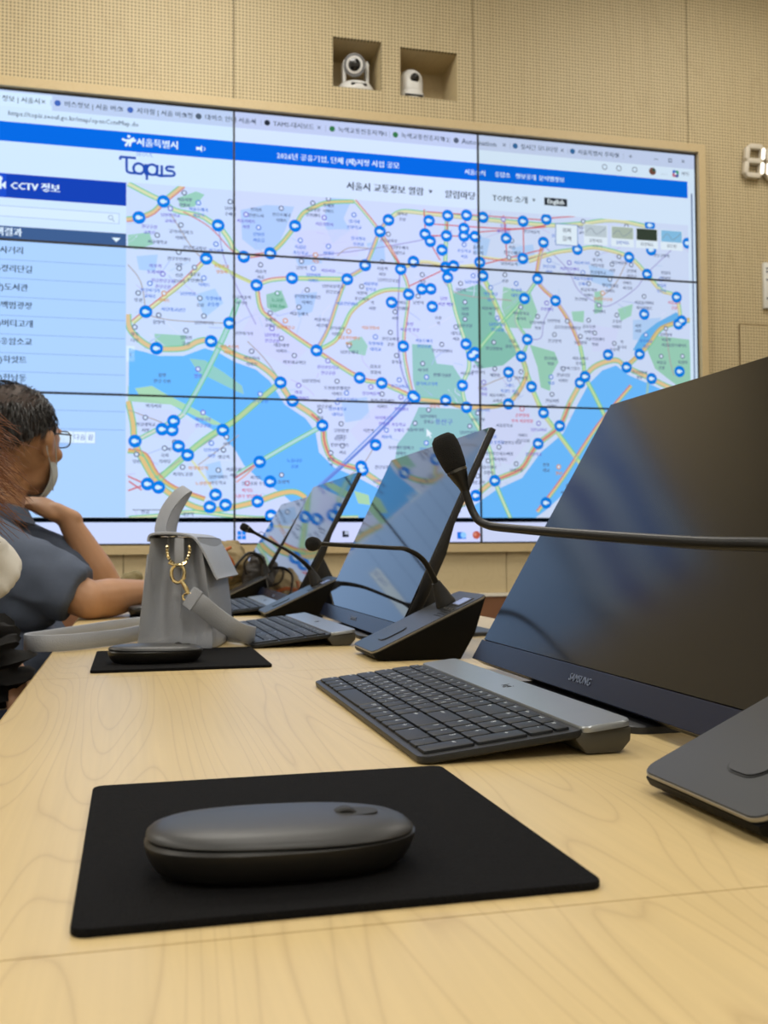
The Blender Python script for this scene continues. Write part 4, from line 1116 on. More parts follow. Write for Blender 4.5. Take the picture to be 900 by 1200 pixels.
MARKERS=[(136,2471),(26,2388),(386,2377),(331,2217),(505,2236),(749,2400),(630,2261),(565,2105),(733,2148),(1001,2158),(1090,2231),(1165,2401),(1208,2461),(1268,2223),(1414,2472),(1510,2504),(1608,2513),(1694,2509),(1594,2446),(1393,2404),(1419,2370),(1503,2403),(1593,2408),(1651,2409),(1479,2331),(1333,2264),(1497,2246),(1539,2255),(1507,2196),(1675,2282),(1691,2214),(1307,2101),(1374,2131),(1420,2134),(1907,2504),(2033,2523),(1816,2411),(2016,2404),(2201,2380),(1904,2315),(1982,2216),(1910,2112),(2078,2110),(2490,2358),(2591,2275),(2759,2164),(2571,2065),(2766,2022),(2787,2041),(2611,2533),(2827,2453),(2616,2403),(57,1954),(438,1919),(105,1787),(353,1830),(183,1454),(131,1415),(176,1412),(10,1358),(407,1417),(205,1338),(246,1298),(66,1163),(115,1148),(373,1116),(347,1059),(419,1069),(850,1807),(677,1648),(734,1562),(877,1449),(578,1271),(627,1179),(568,1085),(631,1020),(1060,1683),(1169,1661),(1334,1595),(1325,1603),(1492,1587),(1278,1845),(1221,2057),(1427,2047),(1599,1869),(1629,1813),(1646,1828),(1579,1663),(1599,1555),(1137,1361),(1065,1256),(1072,1238),(1923,1906),(1890,1819),(1821,1736),(1943,1668),(1819,1578),(2006,1538),(2093,1474),(1975,1382),(1743,1194),(1643,1119),(2014,1085),(2235,1729),(2206,1696),(2364,1846),(2542,1856),(2467,1785),(2608,1731),(2769,1774)]
DOTS=[(215,2367,'5d6488'),(115,1941,'5d6488'),(23,2039,'5d6488'),(207,2164,'5d6488'),(277,2172,'5d6488'),(8,1881,'5d6488'),(238,1875,'5d6488'),(293,1698,'7a6ad0'),(188,1356,'5d6488'),(316,1497,'7a6ad0'),(142,1328,'5d6488'),(223,1242,'5d6488'),(410,1324,'5d6488'),(17,1298,'5d6488'),(575,2380,'4a7ad8'),(774,2332,'4a7ad8'),(910,2312,'4a7ad8'),(911,2543,'5d6488'),(1036,2474,'4a7ad8'),(1175,2253,'5d6488'),(1072,2127,'5d6488'),(806,2096,'5d6488'),(663,2072,'3f9a6a'),(682,1858,'5d6488'),(541,1791,'5d6488'),(581,1591,'4a7ad8'),(743,1779,'5d6488'),(763,1637,'7a6ad0'),(949,1663,'5d6488'),(1139,1885,'4a7ad8'),(1355,2095,'5d6488'),(1395,1698,'4a7ad8'),(1171,1608,'5d6488'),(968,1459,'5d6488'),(865,1518,'5d6488'),(1657,1528,'5d6488'),(1666,2389,'5d6488'),(1802,2506,'7a6ad0'),(1846,2401,'5d6488'),(1731,2158,'4a7ad8'),(1867,2186,'4a7ad8'),(1596,2078,'5d6488'),(1595,1993,'5d6488'),(1660,1792,'5d6488'),(1749,1752,'5d6488'),(1825,1703,'4a7ad8'),(1728,1445,'4a7ad8'),(1767,1361,'5d6488'),(1654,1216,'5d6488'),(1891,1555,'d86080'),(2070,1937,'5d6488'),(2115,1765,'5d6488'),(2053,1633,'5d6488'),(2141,2009,'5d6488'),(2259,2019,'5d6488'),(2261,2208,'5d6488'),(2380,2237,'5d6488'),(2572,2158,'5d6488'),(2671,2253,'4a7ad8'),(2416,2053,'5d6488'),(2312,2440,'5d6488'),(2311,2365,'5d6488'),(2502,2319,'5d6488'),(2744,2167,'d86080'),(2579,1958,'4a7ad8'),(2788,1855,'5d6488'),(2665,1850,'5d6488'),(2400,1906,'5d6488'),(2085,1267,'e09050'),(520,1170,'d86080'),(681,1211,'5d6488'),(1377,2202,'5d6488'),(1574,2170,'5d6488'),(2599,1339,'5d6488'),(1606,1348,'5d6488'),(1690,1682,'7a6ad0'),(950,1562,'4a7ad8'),(2488,1461,'5d6488'),(1474,1862,'5d6488'),(1980,2025,'5d6488'),(2398,1244,'5d6488'),(295,2477,'4a7ad8'),(2743,1485,'5d6488'),(1548,1952,'5d6488'),(442,2493,'5d6488'),(108,2312,'5d6488'),(779,2232,'5d6488'),(2045,2314,'4a7ad8'),(2735,1414,'5d6488'),(376,2288,'4a7ad8'),(302,2029,'5d6488'),(1857,1279,'5d6488'),(1492,1238,'5d6488'),(1115,1641,'7a6ad0'),(1238,2012,'5d6488'),(1265,1596,'7a6ad0'),(1644,1397,'5d6488'),(766,2011,'5d6488'),(1483,1384,'5d6488'),(1890,2068,'5d6488'),(2156,2309,'7a6ad0'),(2734,1312,'e09050'),(629,1976,'5d6488'),(1514,1312,'5d6488'),(917,1319,'5d6488'),(890,2450,'7a6ad0'),(205,2239,'5d6488'),(2798,1453,'5d6488'),(2136,1170,'5d6488'),(56,1467,'5d6488'),(1257,1680,'4a7ad8'),(637,1903,'7a6ad0'),(2632,1498,'7a6ad0'),(1640,2212,'4a7ad8'),(167,2441,'7a6ad0'),(2550,1177,'5d6488'),(139,2043,'e09050'),(320,2125,'4a7ad8'),(2339,2163,'e09050'),(2317,2099,'5d6488'),(2212,1934,'5d6488'),(2623,1413,'5d6488'),(701,1943,'e09050'),(2049,1721,'4a7ad8'),(1830,2315,'5d6488'),(2030,2096,'7a6ad0'),(995,1608,'4a7ad8'),(2687,1262,'5d6488'),(2537,1273,'e09050'),(2235,2527,'5d6488'),(230,2519,'5d6488'),(584,2203,'5d6488'),(320,1947,'5d6488'),(1007,1906,'e09050'),(2433,2357,'5d6488'),(1594,2365,'4a7ad8'),(133,2133,'7a6ad0'),(1207,2391,'5d6488'),(1009,1837,'5d6488'),(683,2480,'5d6488'),(1979,1484,'7a6ad0'),(1376,1764,'5d6488'),(1807,2227,'5d6488'),(1391,1375,'4a7ad8'),(835,2516,'5d6488'),(516,2438,'7a6ad0'),(1615,1462,'5d6488'),(1214,1910,'5d6488'),(2292,1955,'5d6488'),(386,1230,'5d6488'),(1745,1884,'5d6488'),(2230,2263,'4a7ad8'),(424,1385,'5d6488'),(847,2267,'e09050'),(2631,1113,'5d6488'),(1191,1433,'4a7ad8'),(75,2086,'4a7ad8'),(1316,1164,'5d6488'),(1244,1798,'5d6488'),(354,1355,'4a7ad8'),(1275,1230,'4a7ad8'),(2694,1996,'5d6488'),(1404,1537,'5d6488'),(1765,2006,'4a7ad8'),(1548,1102,'5d6488'),(1709,1292,'5d6488'),(905,1760,'7a6ad0'),(2477,2519,'5d6488'),(1335,1470,'5d6488'),(2495,1143,'4a7ad8'),(2393,2315,'5d6488'),(836,2201,'4a7ad8'),(974,1354,'5d6488'),(2453,1184,'7a6ad0'),(1888,1742,'5d6488'),(2512,1374,'5d6488')]
abm = bmesh.new(); cl = abm.loops.layers.float_color.new('Col')
def ay(l): return .0035-.0003*l
def aface(vs, c):
    if len(set(vs)) < len(vs): return
    f = abm.faces.new(vs)
    f.normal_update()
    if f.normal.y > 0: f.normal_flip()
    for lp in f.loops: lp[cl] = c
def col4(c): return (*lin(c), 1)
MX0, MX1, MZ0, MZ1 = -.031, 2.834, .998, 2.549      # map area of the page
def clip_poly(pts, x0, x1, z0, z1):
    for ax, lim, s in ((0, x0, 1), (0, x1, -1), (1, z0, 1), (1, z1, -1)):
        o = []
        for a, b in zip(pts, pts[1:]+pts[:1]):
            da, db = s*(a[ax]-lim), s*(b[ax]-lim)
            if da >= 0: o.append(a)
            if (da >= 0) != (db >= 0):
                q = da/(da-db); o.append((a[0]+(b[0]-a[0])*q, a[1]+(b[1]-a[1])*q))
        pts = o
        if not pts: return []
    return pts
def apoly(c, l, pts, clip=True):
    pts = [tuple(p) for p in pts]
    if clip: pts = clip_poly(pts, MX0, MX1, MZ0, MZ1)
    if len(pts) < 3: return
    vs = [abm.verts.new((x, ay(l), z)) for x, z in pts]
    if len(pts) == 4 or not clip: return aface(vs, col4(c))
    from mathutils.geometry import tessellate_polygon
    for tri in tessellate_polygon([[Vector((x, z, 0)) for x, z in pts]]):
        aface([vs[i] for i in tri], col4(c))
def arect(c, l, x0, x1, z0, z1): apoly(c, l, [(x0, z0), (x1, z0), (x1, z1), (x0, z1)], False)
def aline(c, wd_, l, pts, clip=True):
    P_ = [Vector((*p, 0)) for p in pts]
    if len(P_) > 2: P_, _ = spline(P_, [0]*len(P_), 4)
    n = len(P_); L_, R_ = [], []
    for i in range(n):
        d = (P_[min(i+1, n-1)]-P_[max(i-1, 0)]).normalized(); q = Vector((-d.y, d.x, 0))*wd_/2
        L_.append(P_[i]+q); R_.append(P_[i]-q)
    for i in range(n-1):
        apoly(c, l, [(L_[i].x, L_[i].y), (L_[i+1].x, L_[i+1].y), (R_[i+1].x, R_[i+1].y), (R_[i].x, R_[i].y)], True) if clip else apoly(c, l, [(L_[i].x, L_[i].y), (L_[i+1].x, L_[i+1].y), (R_[i+1].x, R_[i+1].y), (R_[i].x, R_[i].y)], False)
def adisc(c, l, x, z, r, n=14, sx=1, clip=True): apoly(c, l, [(x+r*sx*math.cos(2*PI*k/n), z+r*math.sin(2*PI*k/n)) for k in range(n)], clip)
def atext(c, size, l, x, z, txt, al='C', bold=0):
    if any(ord(ch) > 0xAC00 for ch in txt): size *= .80
    me = text_mesh(txt, size, 0, {'C': 'CENTER', 'L': 'LEFT', 'R': 'RIGHT'}[al], 1)
    cc = col4(c)
    for off in ((0, 0), (bold, 0)) if bold else ((0, 0),):
        vs = [abm.verts.new((x+v.co.x+off[0], ay(l), z+v.co.y)) for v in me.vertices]
        for p_ in me.polygons:
            try: aface([vs[i] for i in p_.vertices], cc)
            except ValueError: pass
    bpy.data.meshes.remove(me)
# page background, sidebar, toolbar
arect('e2ecff', 0, SX0, SX1, SZ0, SZ1)
arect('cdd3ee', 1, SX0, SX1, 2.85, SZ1)                                    # tab strip
arect('e6f0ff', 2, SX0, -.357, 2.85, 2.917)
arect('e2ecfb', 1, SX0, SX1, 2.782, 2.85)
arect('dfe9fa', 1, 2.845, SX1, 1.012, 2.782); arect('7a86a8', 2, 2.853, 2.862, 1.03, 2.72)
arect('0a6ce0', 2, SX0, 2.834, 2.693, 2.782)
arect('1a44b4', 2, SX0, -.031, 2.438, 2.547); arect('2252cc', 3, SX0, -.55, 2.438, 2.547)
arect('e9f0fd', 2, SX0, -.061, 2.354, 2.40); arect('b8c4dc', 3, SX0, -.061, 2.352, 2.355); arect('b8c4dc', 3, SX0, -.061, 2.399, 2.402); arect('b8c4dc', 3, -.064, -.061, 2.354, 2.40)
arect('46618f', 2, SX0, -.031, 2.253, 2.31)
arect('bcd6ff', 1, SX0, -.031, 1.012, 2.25)
arect('05090e', 11, SX0, SX1, .988, 1.010)                                  # black bar over the task bar
arect('dcdcfb', 2, SX0, SX1, SZ0, .988)
arect('dbe0fa', 2, MX0, MX1, MZ0, MZ1); 
for k in range(10): arect('8fa6cf', 2, SX0, -.035, 2.158-.0835*k, 2.1605-.0835*k)
for s_, z, xe in (('체화사거리', 2.204, -.475), ('(남산)경리단길', 2.121, -.437), ('(남산)도서관', 2.038, -.456), ('(남산)백범광장', 1.957, -.437), ('(남산)버티고개', 1.876, -.433), ('(남산)응암소교', 1.795, -.437), ('(남산)하얏트', 1.714, -.46), ('(남산)한남동', 1.633, -.46)):
    atext('3a4456', .046, 3, xe, z-.004, s_, 'R', .002)
arect('e9f0ff', 4, -.029, .008, 1.721, 1.794); atext('7a86a0', .04, 12, -.01, 1.757, '‹')
arect('f2f7ff', 2, -.46, -.165, 1.343, 1.398)
for x in (-.46, -.36, -.26, -.206, -.163): arect('a9b8dc', 3, x-.001, x+.001, 1.343, 1.398)
for z in (1.343, 1.397): arect('a9b8dc', 3, -.46, -.165, z, z+.002)
atext('4a62b8', .036, 4, -.232, 1.37, '다음'); atext('4a62b8', .036, 4, -.184, 1.37, '끝')
atext('f4f8ff', .056, 4, -.535, 2.492, 'CCTV 정보', 'L', .004)
arect('f4f8ff', 4, -.605, -.570, 2.475, 2.512); apoly('f4f8ff', 4, [(-.572, 2.493), (-.552, 2.475), (-.552, 2.512)], False); adisc('f4f8ff', 4, -.595, 2.522, .011, clip=False); adisc('f4f8ff', 4, -.577, 2.522, .011, clip=False)
atext('f0f4ff', .052, 4, -.483, 2.281, '검색결과', 'R', .003); apoly('f4f8ff', 4, [(-.095, 2.288), (-.055, 2.288), (-.075, 2.268)], False)
adisc('8a97b4', 4, -.10, 2.380, .011, clip=False); adisc('e9f0fd', 5, -.10, 2.380, .008, clip=False); aline('8a97b4', .003, 4, [(-.092, 2.372), (-.083, 2.362)], False)
# header
atext('f4f8ff', .052, 4, .012, 2.737, '서울특별시', 'L', .003)
for a in ([(-.035, 2.716), (-.018, 2.742), (.004, 2.756)], [(-.016, 2.716), (-.010, 2.738), (.012, 2.746)], [(-.050, 2.748), (-.035, 2.742), (-.020, 2.744)]): aline('f4f8ff', .010, 4, a, False)
adisc('f4f8ff', 4, -.020, 2.762, .007, clip=False)
arect('f4f8ff', 4, .285, .297, 2.727, 2.741); apoly('f4f8ff', 4, [(.295, 2.734), (.312, 2.718), (.312, 2.750)], False); aline('f4f8ff', .003, 4, [(.32, 2.742), (.326, 2.734), (.32, 2.726)], False)
atext('e8f2ff', .044, 4, .963, 2.731, '2026년 공유기업, 단체 (제)지정 사업 공모', 'C', .002)
for s_, x in (('서울소식', 1.655), ('응답소', 1.80), ('정보공개', 1.925), ('분야별정보', 2.065)): atext('e8f2ff', .038, 4, x, 2.731, s_, 'C', .002)
# the Topis word mark: wide rounded strokes
B = '2a50ae'; T0, T1 = 2.588, 2.640
def st(pts, w_=.0115): aline(B, w_, 4, pts, False)
st([(-.060, 2.664), (.012, 2.664)]); st([(-.058, 2.664), (-.058, 2.650)]); st([(-.030, 2.664), (-.030, 2.612)]); st([(-.030, 2.612), (-.026, 2.598), (-.012, 2.593)]); 
st([(-.012, 2.593), (.040, 2.593)])
for cx in (.025, .085):
    st([(cx+.024*math.cos(a), 2.616+.024*math.sin(a)) for a in [2*PI*k/12 for k in range(13)]])
st([(.055, 2.64), (.055, 2.596), (.062, 2.593)]); st([(.061, 2.64), (.061, 2.566)]); st([(.109, 2.640), (.109, 2.593), (.150, 2.593)]); st([(.128, 2.640), (.128, 2.593)])
st([(.185, 2.636), (.158, 2.636), (.148, 2.628), (.156, 2.618), (.176, 2.616), (.186, 2.606), (.178, 2.595), (.148, 2.593)])
st([(.055, 2.593), (.15, 2.593)], .009)
atext('9fb4e6', .026, 4, .05, 2.683, 'SEOUL', 'C', .001)
atext('3c4252', .055, 4, 1.215, 2.612, '서울시 교통정보 열람  ˅', 'C', .003); atext('3c4252', .055, 4, 1.575, 2.610, '알림마당', 'C', .003); atext('3c4252', .05, 4, 1.86, 2.611, 'TOPIS 소개  ˅', 'C', .002)
arect('30343c', 4, 2.024, 2.149, 2.597, 2.636); atext('f4f6fa', .034, 5, 2.086, 2.617, 'English', 'C', .002)
# browser tabs and address
for s_, x0, x1, ic in (('CCTV 정보 | 서울시', -.66, -.394, None), ('버스정보 | 서울 버스', -.305, -.054, '4a6ab8'), ('지하철 | 서울 버스정', .014, .234, '4a6ab8'), ('대여소 안내 서울시', .324, .556, '5a6272'), ('TAMS-대시보드', .645, .867, '2c3038'), ('녹색교통진흥지역 1', .959, 1.184, '3a7a4a'), ('녹색교통진흥지역 2', 1.274, 1.493, '3a7a4a'), ('Automation', 1.586, 1.811, '5a6272'), ('실시간 모니터링', 1.898, 2.125, '3a6a9a'), ('서울특별시 주차장', 2.21, 2.434, '3a6a9a')):
    if ic: adisc(ic, 4, x0-.028, 2.886, .014, clip=False)
    atext('4c5468', .038, 4, x0, 2.884, s_, 'L', .001); atext('4c5468', .04, 4, x1, 2.884, '×'); arect('9aa2ba', 4, x1+.031, x1+.033, 2.87, 2.90)
atext('4c5468', .04, 4, 2.507, 2.886, '+')
atext('56607a', .0305, 4, -.545, 2.820, 'https://topis.seoul.go.kr/map/openCctvMap.do', 'L', .001)
adisc('56607a', 4, -.60, 2.82, .016, clip=False); adisc('e2ecfb', 5, -.60, 2.82, .012, clip=False)
arect('4c5468', 4, 2.64, 2.665, 2.884, 2.887); arect('4c5468', 4, 2.725, 2.745, 2.876, 2.896); arect('cdd3ee', 5, 2.729, 2.741, 2.880, 2.892); atext('4c5468', .04, 4, 2.81, 2.886, '×')
for x in (2.36, 2.44, 2.53): adisc('6a7286', 4, x, 2.82, .015, clip=False); adisc('e2ecfb', 5, x, 2.82, .011, clip=False)
adisc('7a4a3a', 4, 2.632, 2.82, .02, clip=False); adisc('3a5a4a', 5, 2.640, 2.827, .009, clip=False); atext('4c5468', .04, 4, 2.70, 2.82, '…')
for k, c in enumerate(('2a9a6a', '2a6ac8', 'c85a7a', '3a4a9a')): adisc(c, 4, 2.765+.011*math.cos(k*PI/2+.7), 2.818+.011*math.sin(k*PI/2+.7), .011, clip=False)
adisc('e8eef8', 5, 2.765, 2.818, .007, clip=False); atext('4c5468', .032, 4, 2.822, 2.82, '채팅')
# task bar
for q in ((.474, .492, .908, .926), (.495, .513, .908, .926), (.474, .492, .929, .947), (.495, .513, .929, .947)): arect('1a86e8', 4, *q)
adisc('6a7286', 4, .585, .93, .015, clip=False); adisc('dcdcfb', 5, .585, .93, .011, clip=False)
arect('23262c', 4, .972, .984, .917, .947); arect('23262c', 4, .984, 1.003, .917, .930); arect('b8bcc8', 4, .986, 1.003, .932, .947)
arect('1a72d8', 4, 1.546, 1.572, .906, .94); adisc('9ad0f8', 5, 1.578, .925, .015, clip=False); arect('3a8ae8', 4, 1.572, 1.592, .906, .914)
adisc('c25a44', 4, 1.645, .925, .020, clip=False); adisc('e08a70', 5, 1.638, .928, .009, clip=False)
# map
for it in ART:
    if it[0] == 'P': apoly(it[1], it[2], [(a/1000, b/1000) for a, b in it[3]])
    elif it[0] == 'L': aline(it[1], it[2]/1000, it[3], [(a/1000, b/1000) for a, b in it[4]])
    else: atext(it[1], it[2]/1000, it[3], it[4]/1000, it[5]/1000, it[6], it[7], .0015)
for x, z, c in DOTS: adisc(c, 9, x/1000, z/1000, .013, 10); adisc('e4e8fb', 10, x/1000, z/1000, .008, 10)
for x, z in MARKERS:
    x /= 1000; z /= 1000
    adisc('0d7ee0', 12, x, z, .030, 18); adisc('dff0ff', 13, x-.003, z, .0105, 10, 1.25); apoly('dff0ff', 13, [(x+.006, z), (x+.015, z+.007), (x+.015, z-.007)])
# map controls, cursor, scale bar
arect('6a8ac8', 13, 2.081, 2.205, 2.395, 2.507); arect('eef3fc', 14, 2.085, 2.201, 2.399, 2.503); atext('4a5468', .034, 15, 2.143, 2.472, '위치', 'C', .001); atext('4a5468', .034, 15, 2.143, 2.43, '검색', 'C', .001)
for x0, x1, c, s_ in ((2.238, 2.369, 'c9cfd6', '교통지도'), (2.39, 2.518, 'b4bcae', '일반지도'), (2.53, 2.655, '3c4438', '위성지도'), (2.671, 2.798, '8cc0e4', '로드뷰')):
    arect('eef2fb', 13, x0, x1, 2.41, 2.515); arect(c, 14, x0+.004, x1-.004, 2.452, 2.512); atext('2a62c8' if s_ == '일반지도' else '5a6478', .026, 14, (x0+x1)/2, 2.430, s_, 'C', .0008)
    if c[0] != '3': aline('8a94a4', .003, 15, [(x0+.01, 2.47), (x0+.04, 2.495), (x0+.07, 2.465), (x1-.01, 2.50)], False)
apoly('f6faff', 13, [(1.393, 1.445), (1.393, 1.405), (1.403, 1.412), (1.413, 1.398), (1.418, 1.402), (1.409, 1.416), (1.421, 1.419)], False)
aline('3a4252', .003, 10, [(0.0, 1.045), (.13, 1.045)], False)
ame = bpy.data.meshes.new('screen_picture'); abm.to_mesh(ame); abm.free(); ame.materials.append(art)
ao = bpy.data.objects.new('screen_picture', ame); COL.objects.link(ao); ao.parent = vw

# ================================================================= THINGS ON THE END WALL
c1_ = thing('conference_camera', 'white pan-tilt camera with a big ringed lens in the left wall niche', 'camera', (1.068, 4.872, N1[2]), 0)
MB().lathe([(.092, 0), (.098, .012), (.096, .03), (.082, .052), (.055, .066), (.0, .07)], 36).build('base', 'ptz_white', c1_)
MB().box(-.04, .04, -.094, -.085, .022, .036, 0, .003).build('sensor_window', 'ptz_black', c1_)
for s in (-1, 1):
    y = MB(); y.prism([(s*.050, .04), (s*.066, .04), (s*.066, .165), (s*.060, .178), (s*.050, .178)], -.026, .026, 'y', 0, .004); y.build('yoke_arm', 'ptz_white', c1_)
hd = Matrix.Translation((.0, 0, .155)) @ Matrix.Rotation(-.25, 4, 'Z') @ Matrix.Rotation(PI/2+.28, 4, 'X')
MB().lathe([(.02, -.07), (.038, -.06), (.043, -.03), (.047, .04), (.054, .052), (.054, .060), (.046, .066)], 36, 0, hd).build('camera_head', 'ptz_white', c1_)
MB().lathe([(.0, .0665), (.051, .0665), (.053, .062), (.054, .0625), (.053, .069), (.048, .070), (.046, .068), (0, .068)], 36, 0, hd).build('lens_ring', 'ptz_grey', c1_)
MB().lathe([(.0, .068), (.041, .068), (.041, .071), (.025, .073), (0, .073)], 36, 0, hd).build('lens_surround', 'ptz_white', c1_)
MB().lathe([(.0, .0732), (.030, .0732), (.028, .077), (.018, .081), (0, .082)], 30, 0, hd).build('lens', 'ptz_black', c1_)
c2_ = thing('conference_camera', 'white domed pan-tilt camera with a small black lens in the right wall niche', 'camera', (1.352, 4.862, N2[2]), 0)
MB().lathe([(.064, 0), (.066, .02), (.064, .05), (.060, .058)], 36).build('base', 'ptz_white', c2_)
MB().box(-.046, .046, -.068, -.05, .018, .028, 0, .002).build('sensor_window', 'ptz_black', c2_)
dm = MB(); dm.lathe([(.058, .06), (.060, .075), (.060, .115), (.056, .138), (.045, .157), (.028, .169), (0, .174)], 36); dm.build('camera_head', 'ptz_white', c2_)
lm = Matrix.Translation((.004, -.040, .118)) @ Matrix.Rotation(PI/2+.3, 4, 'X')
MB().lathe([(.028, 0), (.028, .016), (.024, .022)], 30, 0, lm).build('lens_housing', 'ptz_white', c2_)
MB().lathe([(.0225, .015), (.0225, .024), (.012, .027), (0, .028)], 30, 0, lm).build('lens', 'ptz_black', c2_)

ck = thing('digital_clock', 'white three-dimensional digit clock with lit segments on the wall right of the displays', 'clock', (3.212, WY, 2.911))
def seg(ax, bx, az, bz, lit, parent, dx):
    a, b = Vector((ax, 0, az)), Vector((bx, 0, bz)); d = (b-a).normalized(); n_ = Vector((-d.z, 0, d.x)); w_ = .013
    pts = [a, a+d*w_+n_*w_, b-d*w_+n_*w_, b, b-d*w_-n_*w_, a+d*w_-n_*w_]
    m_ = MB(); m_.prism([(p.x+dx+p.z*.10, p.z) for p in pts], -.040, -.012, 'y', 0, .002); m_.build('segment', 'clock_white', parent)
    if lit:
        q = [a.lerp(b, .08), a+d*w_*1.1+n_*w_*.72, b-d*w_*1.1+n_*w_*.72, a.lerp(b, .92), b-d*w_*1.1-n_*w_*.72, a+d*w_*1.1-n_*w_*.72]
        m2 = MB(); m2.prism([(p.x+dx+p.z*.10, p.z) for p in q], -.0425, -.0402, 'y', 0); m2.build('lit_segment', 'clock_lit', parent)
W2, H2 = .046, .078
SEG = dict(a=(-W2, W2, H2, H2), g=(-W2, W2, 0, 0), d=(-W2, W2, -H2, -H2), f=(-W2, -W2, 0, H2), e=(-W2, -W2, -H2, 0), b=(W2, W2, 0, H2), c=(W2, W2, -H2, 0))
for dx, on in ((0, 'bc'), (.128, 'abged')):
    for s_, q in SEG.items(): seg(*q, s_ in on, ck, dx)
MB().box(-.05, .20, -.012, 0, -.012, .012).build('mounting_rail', 'clock_white', ck)
th = thing('wall_controller', 'white wall mounted control plate with small buttons below the digit clock', 'control panel', (3.34, WY, 2.25))
MB().box(-.075, .075, -.024, 0, -.124, .124, 0, .006).build('housing', 'plastic_white', th)
for z in (.09, .072, .03, -.07):
    MB().box(-.064, -.052, -.027, -.024, z-.005, z+.005, 0, .001).build('button', 'dot_grey', th)
MB().box(-.03, .06, -.0255, -.024, -.02, .09, 0, .001).build('display', 'dot_grey', th)

# ================================================================= DESKS
DZ = .74
desk_labels = ['maple desk in the foreground, nearest the viewer, nothing on it', 'maple desk with the nearest mouse pad, full keyboard and largest monitor', 'maple desk carrying the grey handbag and second mouse pad', 'maple desk where the man in the grey shirt leans his arms', 'maple desk at the far end under the farthest monitor']
SE = [-.3865, .358, 1.1025, 1.847, 2.5915, 3.336]
for i, lab in enumerate(desk_labels):
    y0, y1 = SE[i], SE[i+1]; L = y1-y0
    d = thing('meeting_desk', lab, 'desk', (.27, (y0+y1)/2, 0), 0, 'desks joined in a row')
    m = MB(); m.prism([(-.375, DZ-.028), (-.375, DZ-.006), (-.369, DZ), (.375, DZ), (.375, DZ-.028)], -L/2+.0004, L/2-.0004, 'y'); m.build('tabletop', 'desk_wood', d, smooth=0)
    # panel legs and modesty board
    for s in (-1, 1): MB().box(-.30, .34, s*(L/2-.022)-.012, s*(L/2-.022)+.012, 0, DZ-.028, 0, .002).build('leg_panel', 'edge_wood', d, smooth=0)
    MB().box(.20, .218, -L/2+.034, L/2-.034, .25, DZ-.028, 0, .001).build('modesty_panel', 'edge_wood', d, smooth=0)

# ================================================================= MOUSE PADS AND MICE
def rrect(x0, x1, y0, y1, r, n=5):
    o = []
    for cx, cy, a0 in ((x1-r, y1-r, 0), (x0+r, y1-r, PI/2), (x0+r, y0+r, PI), (x1-r, y0+r, 1.5*PI)):
        o += [(cx+r*math.cos(a0+PI/2*k/n), cy+r*math.sin(a0+PI/2*k/n)) for k in range(n+1)]
    return o
def mouse_pad(x0, x1, y0, y1, lab, rz=0):
    cx, cy = (x0+x1)/2, (y0+y1)/2
    m = MB(); P = rrect(x0-cx, x1-cx, y0-cy, y1-cy, .006)
    m.loft([[(p[0]*s, p[1]*s, z) for p in P] for s, z in ((.997, 0), (1, .0006), (1, .0026), (.997, .0032))])
    return tag(m.build('mouse_pad', 'felt_black', None, (cx, cy, DZ), (0, 0, rz)), lab, 'mouse pad', 'black mouse pads')
mouse_pad(-.0209, .1795, .3705, .590, 'square black felt mouse pad in the foreground')
mouse_pad(-.044, .152, 1.138, 1.352, 'black felt mouse pad in front of the grey handbag')
mouse_pad(-.005, .19, 1.975, 2.17, 'black felt mouse pad under the forearm of the man in grey')

def outline(n=48, a=.0535, b=.0295, p=2.5):
    o = []
    for k in range(n):
        t = 2*PI*k/n; c, s = math.cos(t), math.sin(t)
        o.append((a*math.copysign(abs(c)**(2/p), c), b*math.copysign(abs(s)**(2/p), s)))
    return o
def make_mouse(lab, loc, rz, grp='wireless mice', sc=1.0):
    t = thing('computer_mouse', lab, 'mouse', loc, rz, grp); t.scale = (sc,)*3
    O = outline()
    def ring(s, z, dz=0): return [(x*s[0], y*s[1], z+dz*(x/.0535)) for x, y in O]
    lo = MB(); lo.loft([ring((.80, .72), 0), ring((.86, .80), .0008), ring((.925, .90), .0035), ring((.97, .96), .0075), ring((.995, .99), .0112), ring((1, 1), .0132), ring((.975, .965), .0141, -.0006), ring((.92, .90), .0142, -.0008)])
    lo.build('bottom_shell', 'mouse_low', t)
    tp = MB(); z0 = .0140
    tp.loft([ring((.92, .90), z0+.0003, -.001), ring((.972, .96), z0+.0004, -.001), ring((.988, .982), z0+.0010, -.001), ring((.985, .975), z0+.0016, -.0010), ring((.955, .935), z0+.0030, -.0010), ring((.89, .85), z0+.0044, -.0008), ring((.78, .72), z0+.0055, -.0006), ring((.60, .52), z0+.0062, -.0004), ring((.36, .3), z0+.0066, -.0002), ring((.05, .05), z0+.0068, 0)])
    tp.build('top_shell', 'mouse_top', t, smooth=50)
    sl = MB(); sl.loft([[(x*.25+.0255, y*.21, z) for x, y in O] for z in (.0190, .0200)]); sl.build('wheel_slot', 'rubber', t)
    wh = MB(); wh.lathe([(.0055, -.0028), (.0062, -.002), (.0062, .002), (.0055, .0028)], 28, 0, Matrix.Translation((.0255, 0, .0158)) @ Matrix.Rotation(PI/2, 4, 'X')); wh.build('scroll_wheel', 'rubber', t)
    return t
make_mouse('dark grey pebble-shaped mouse on the foreground mouse pad', (.0600, .4225, DZ+.0032), -.03, sc=1.035)
make_mouse('dark grey pebble-shaped mouse just in front of the grey handbag', (.026, 1.205, DZ+.0032), -.05)
make_mouse('dark pebble-shaped mouse half hidden left of the grey handbag', (.045, 2.015, DZ+.0032), .15)

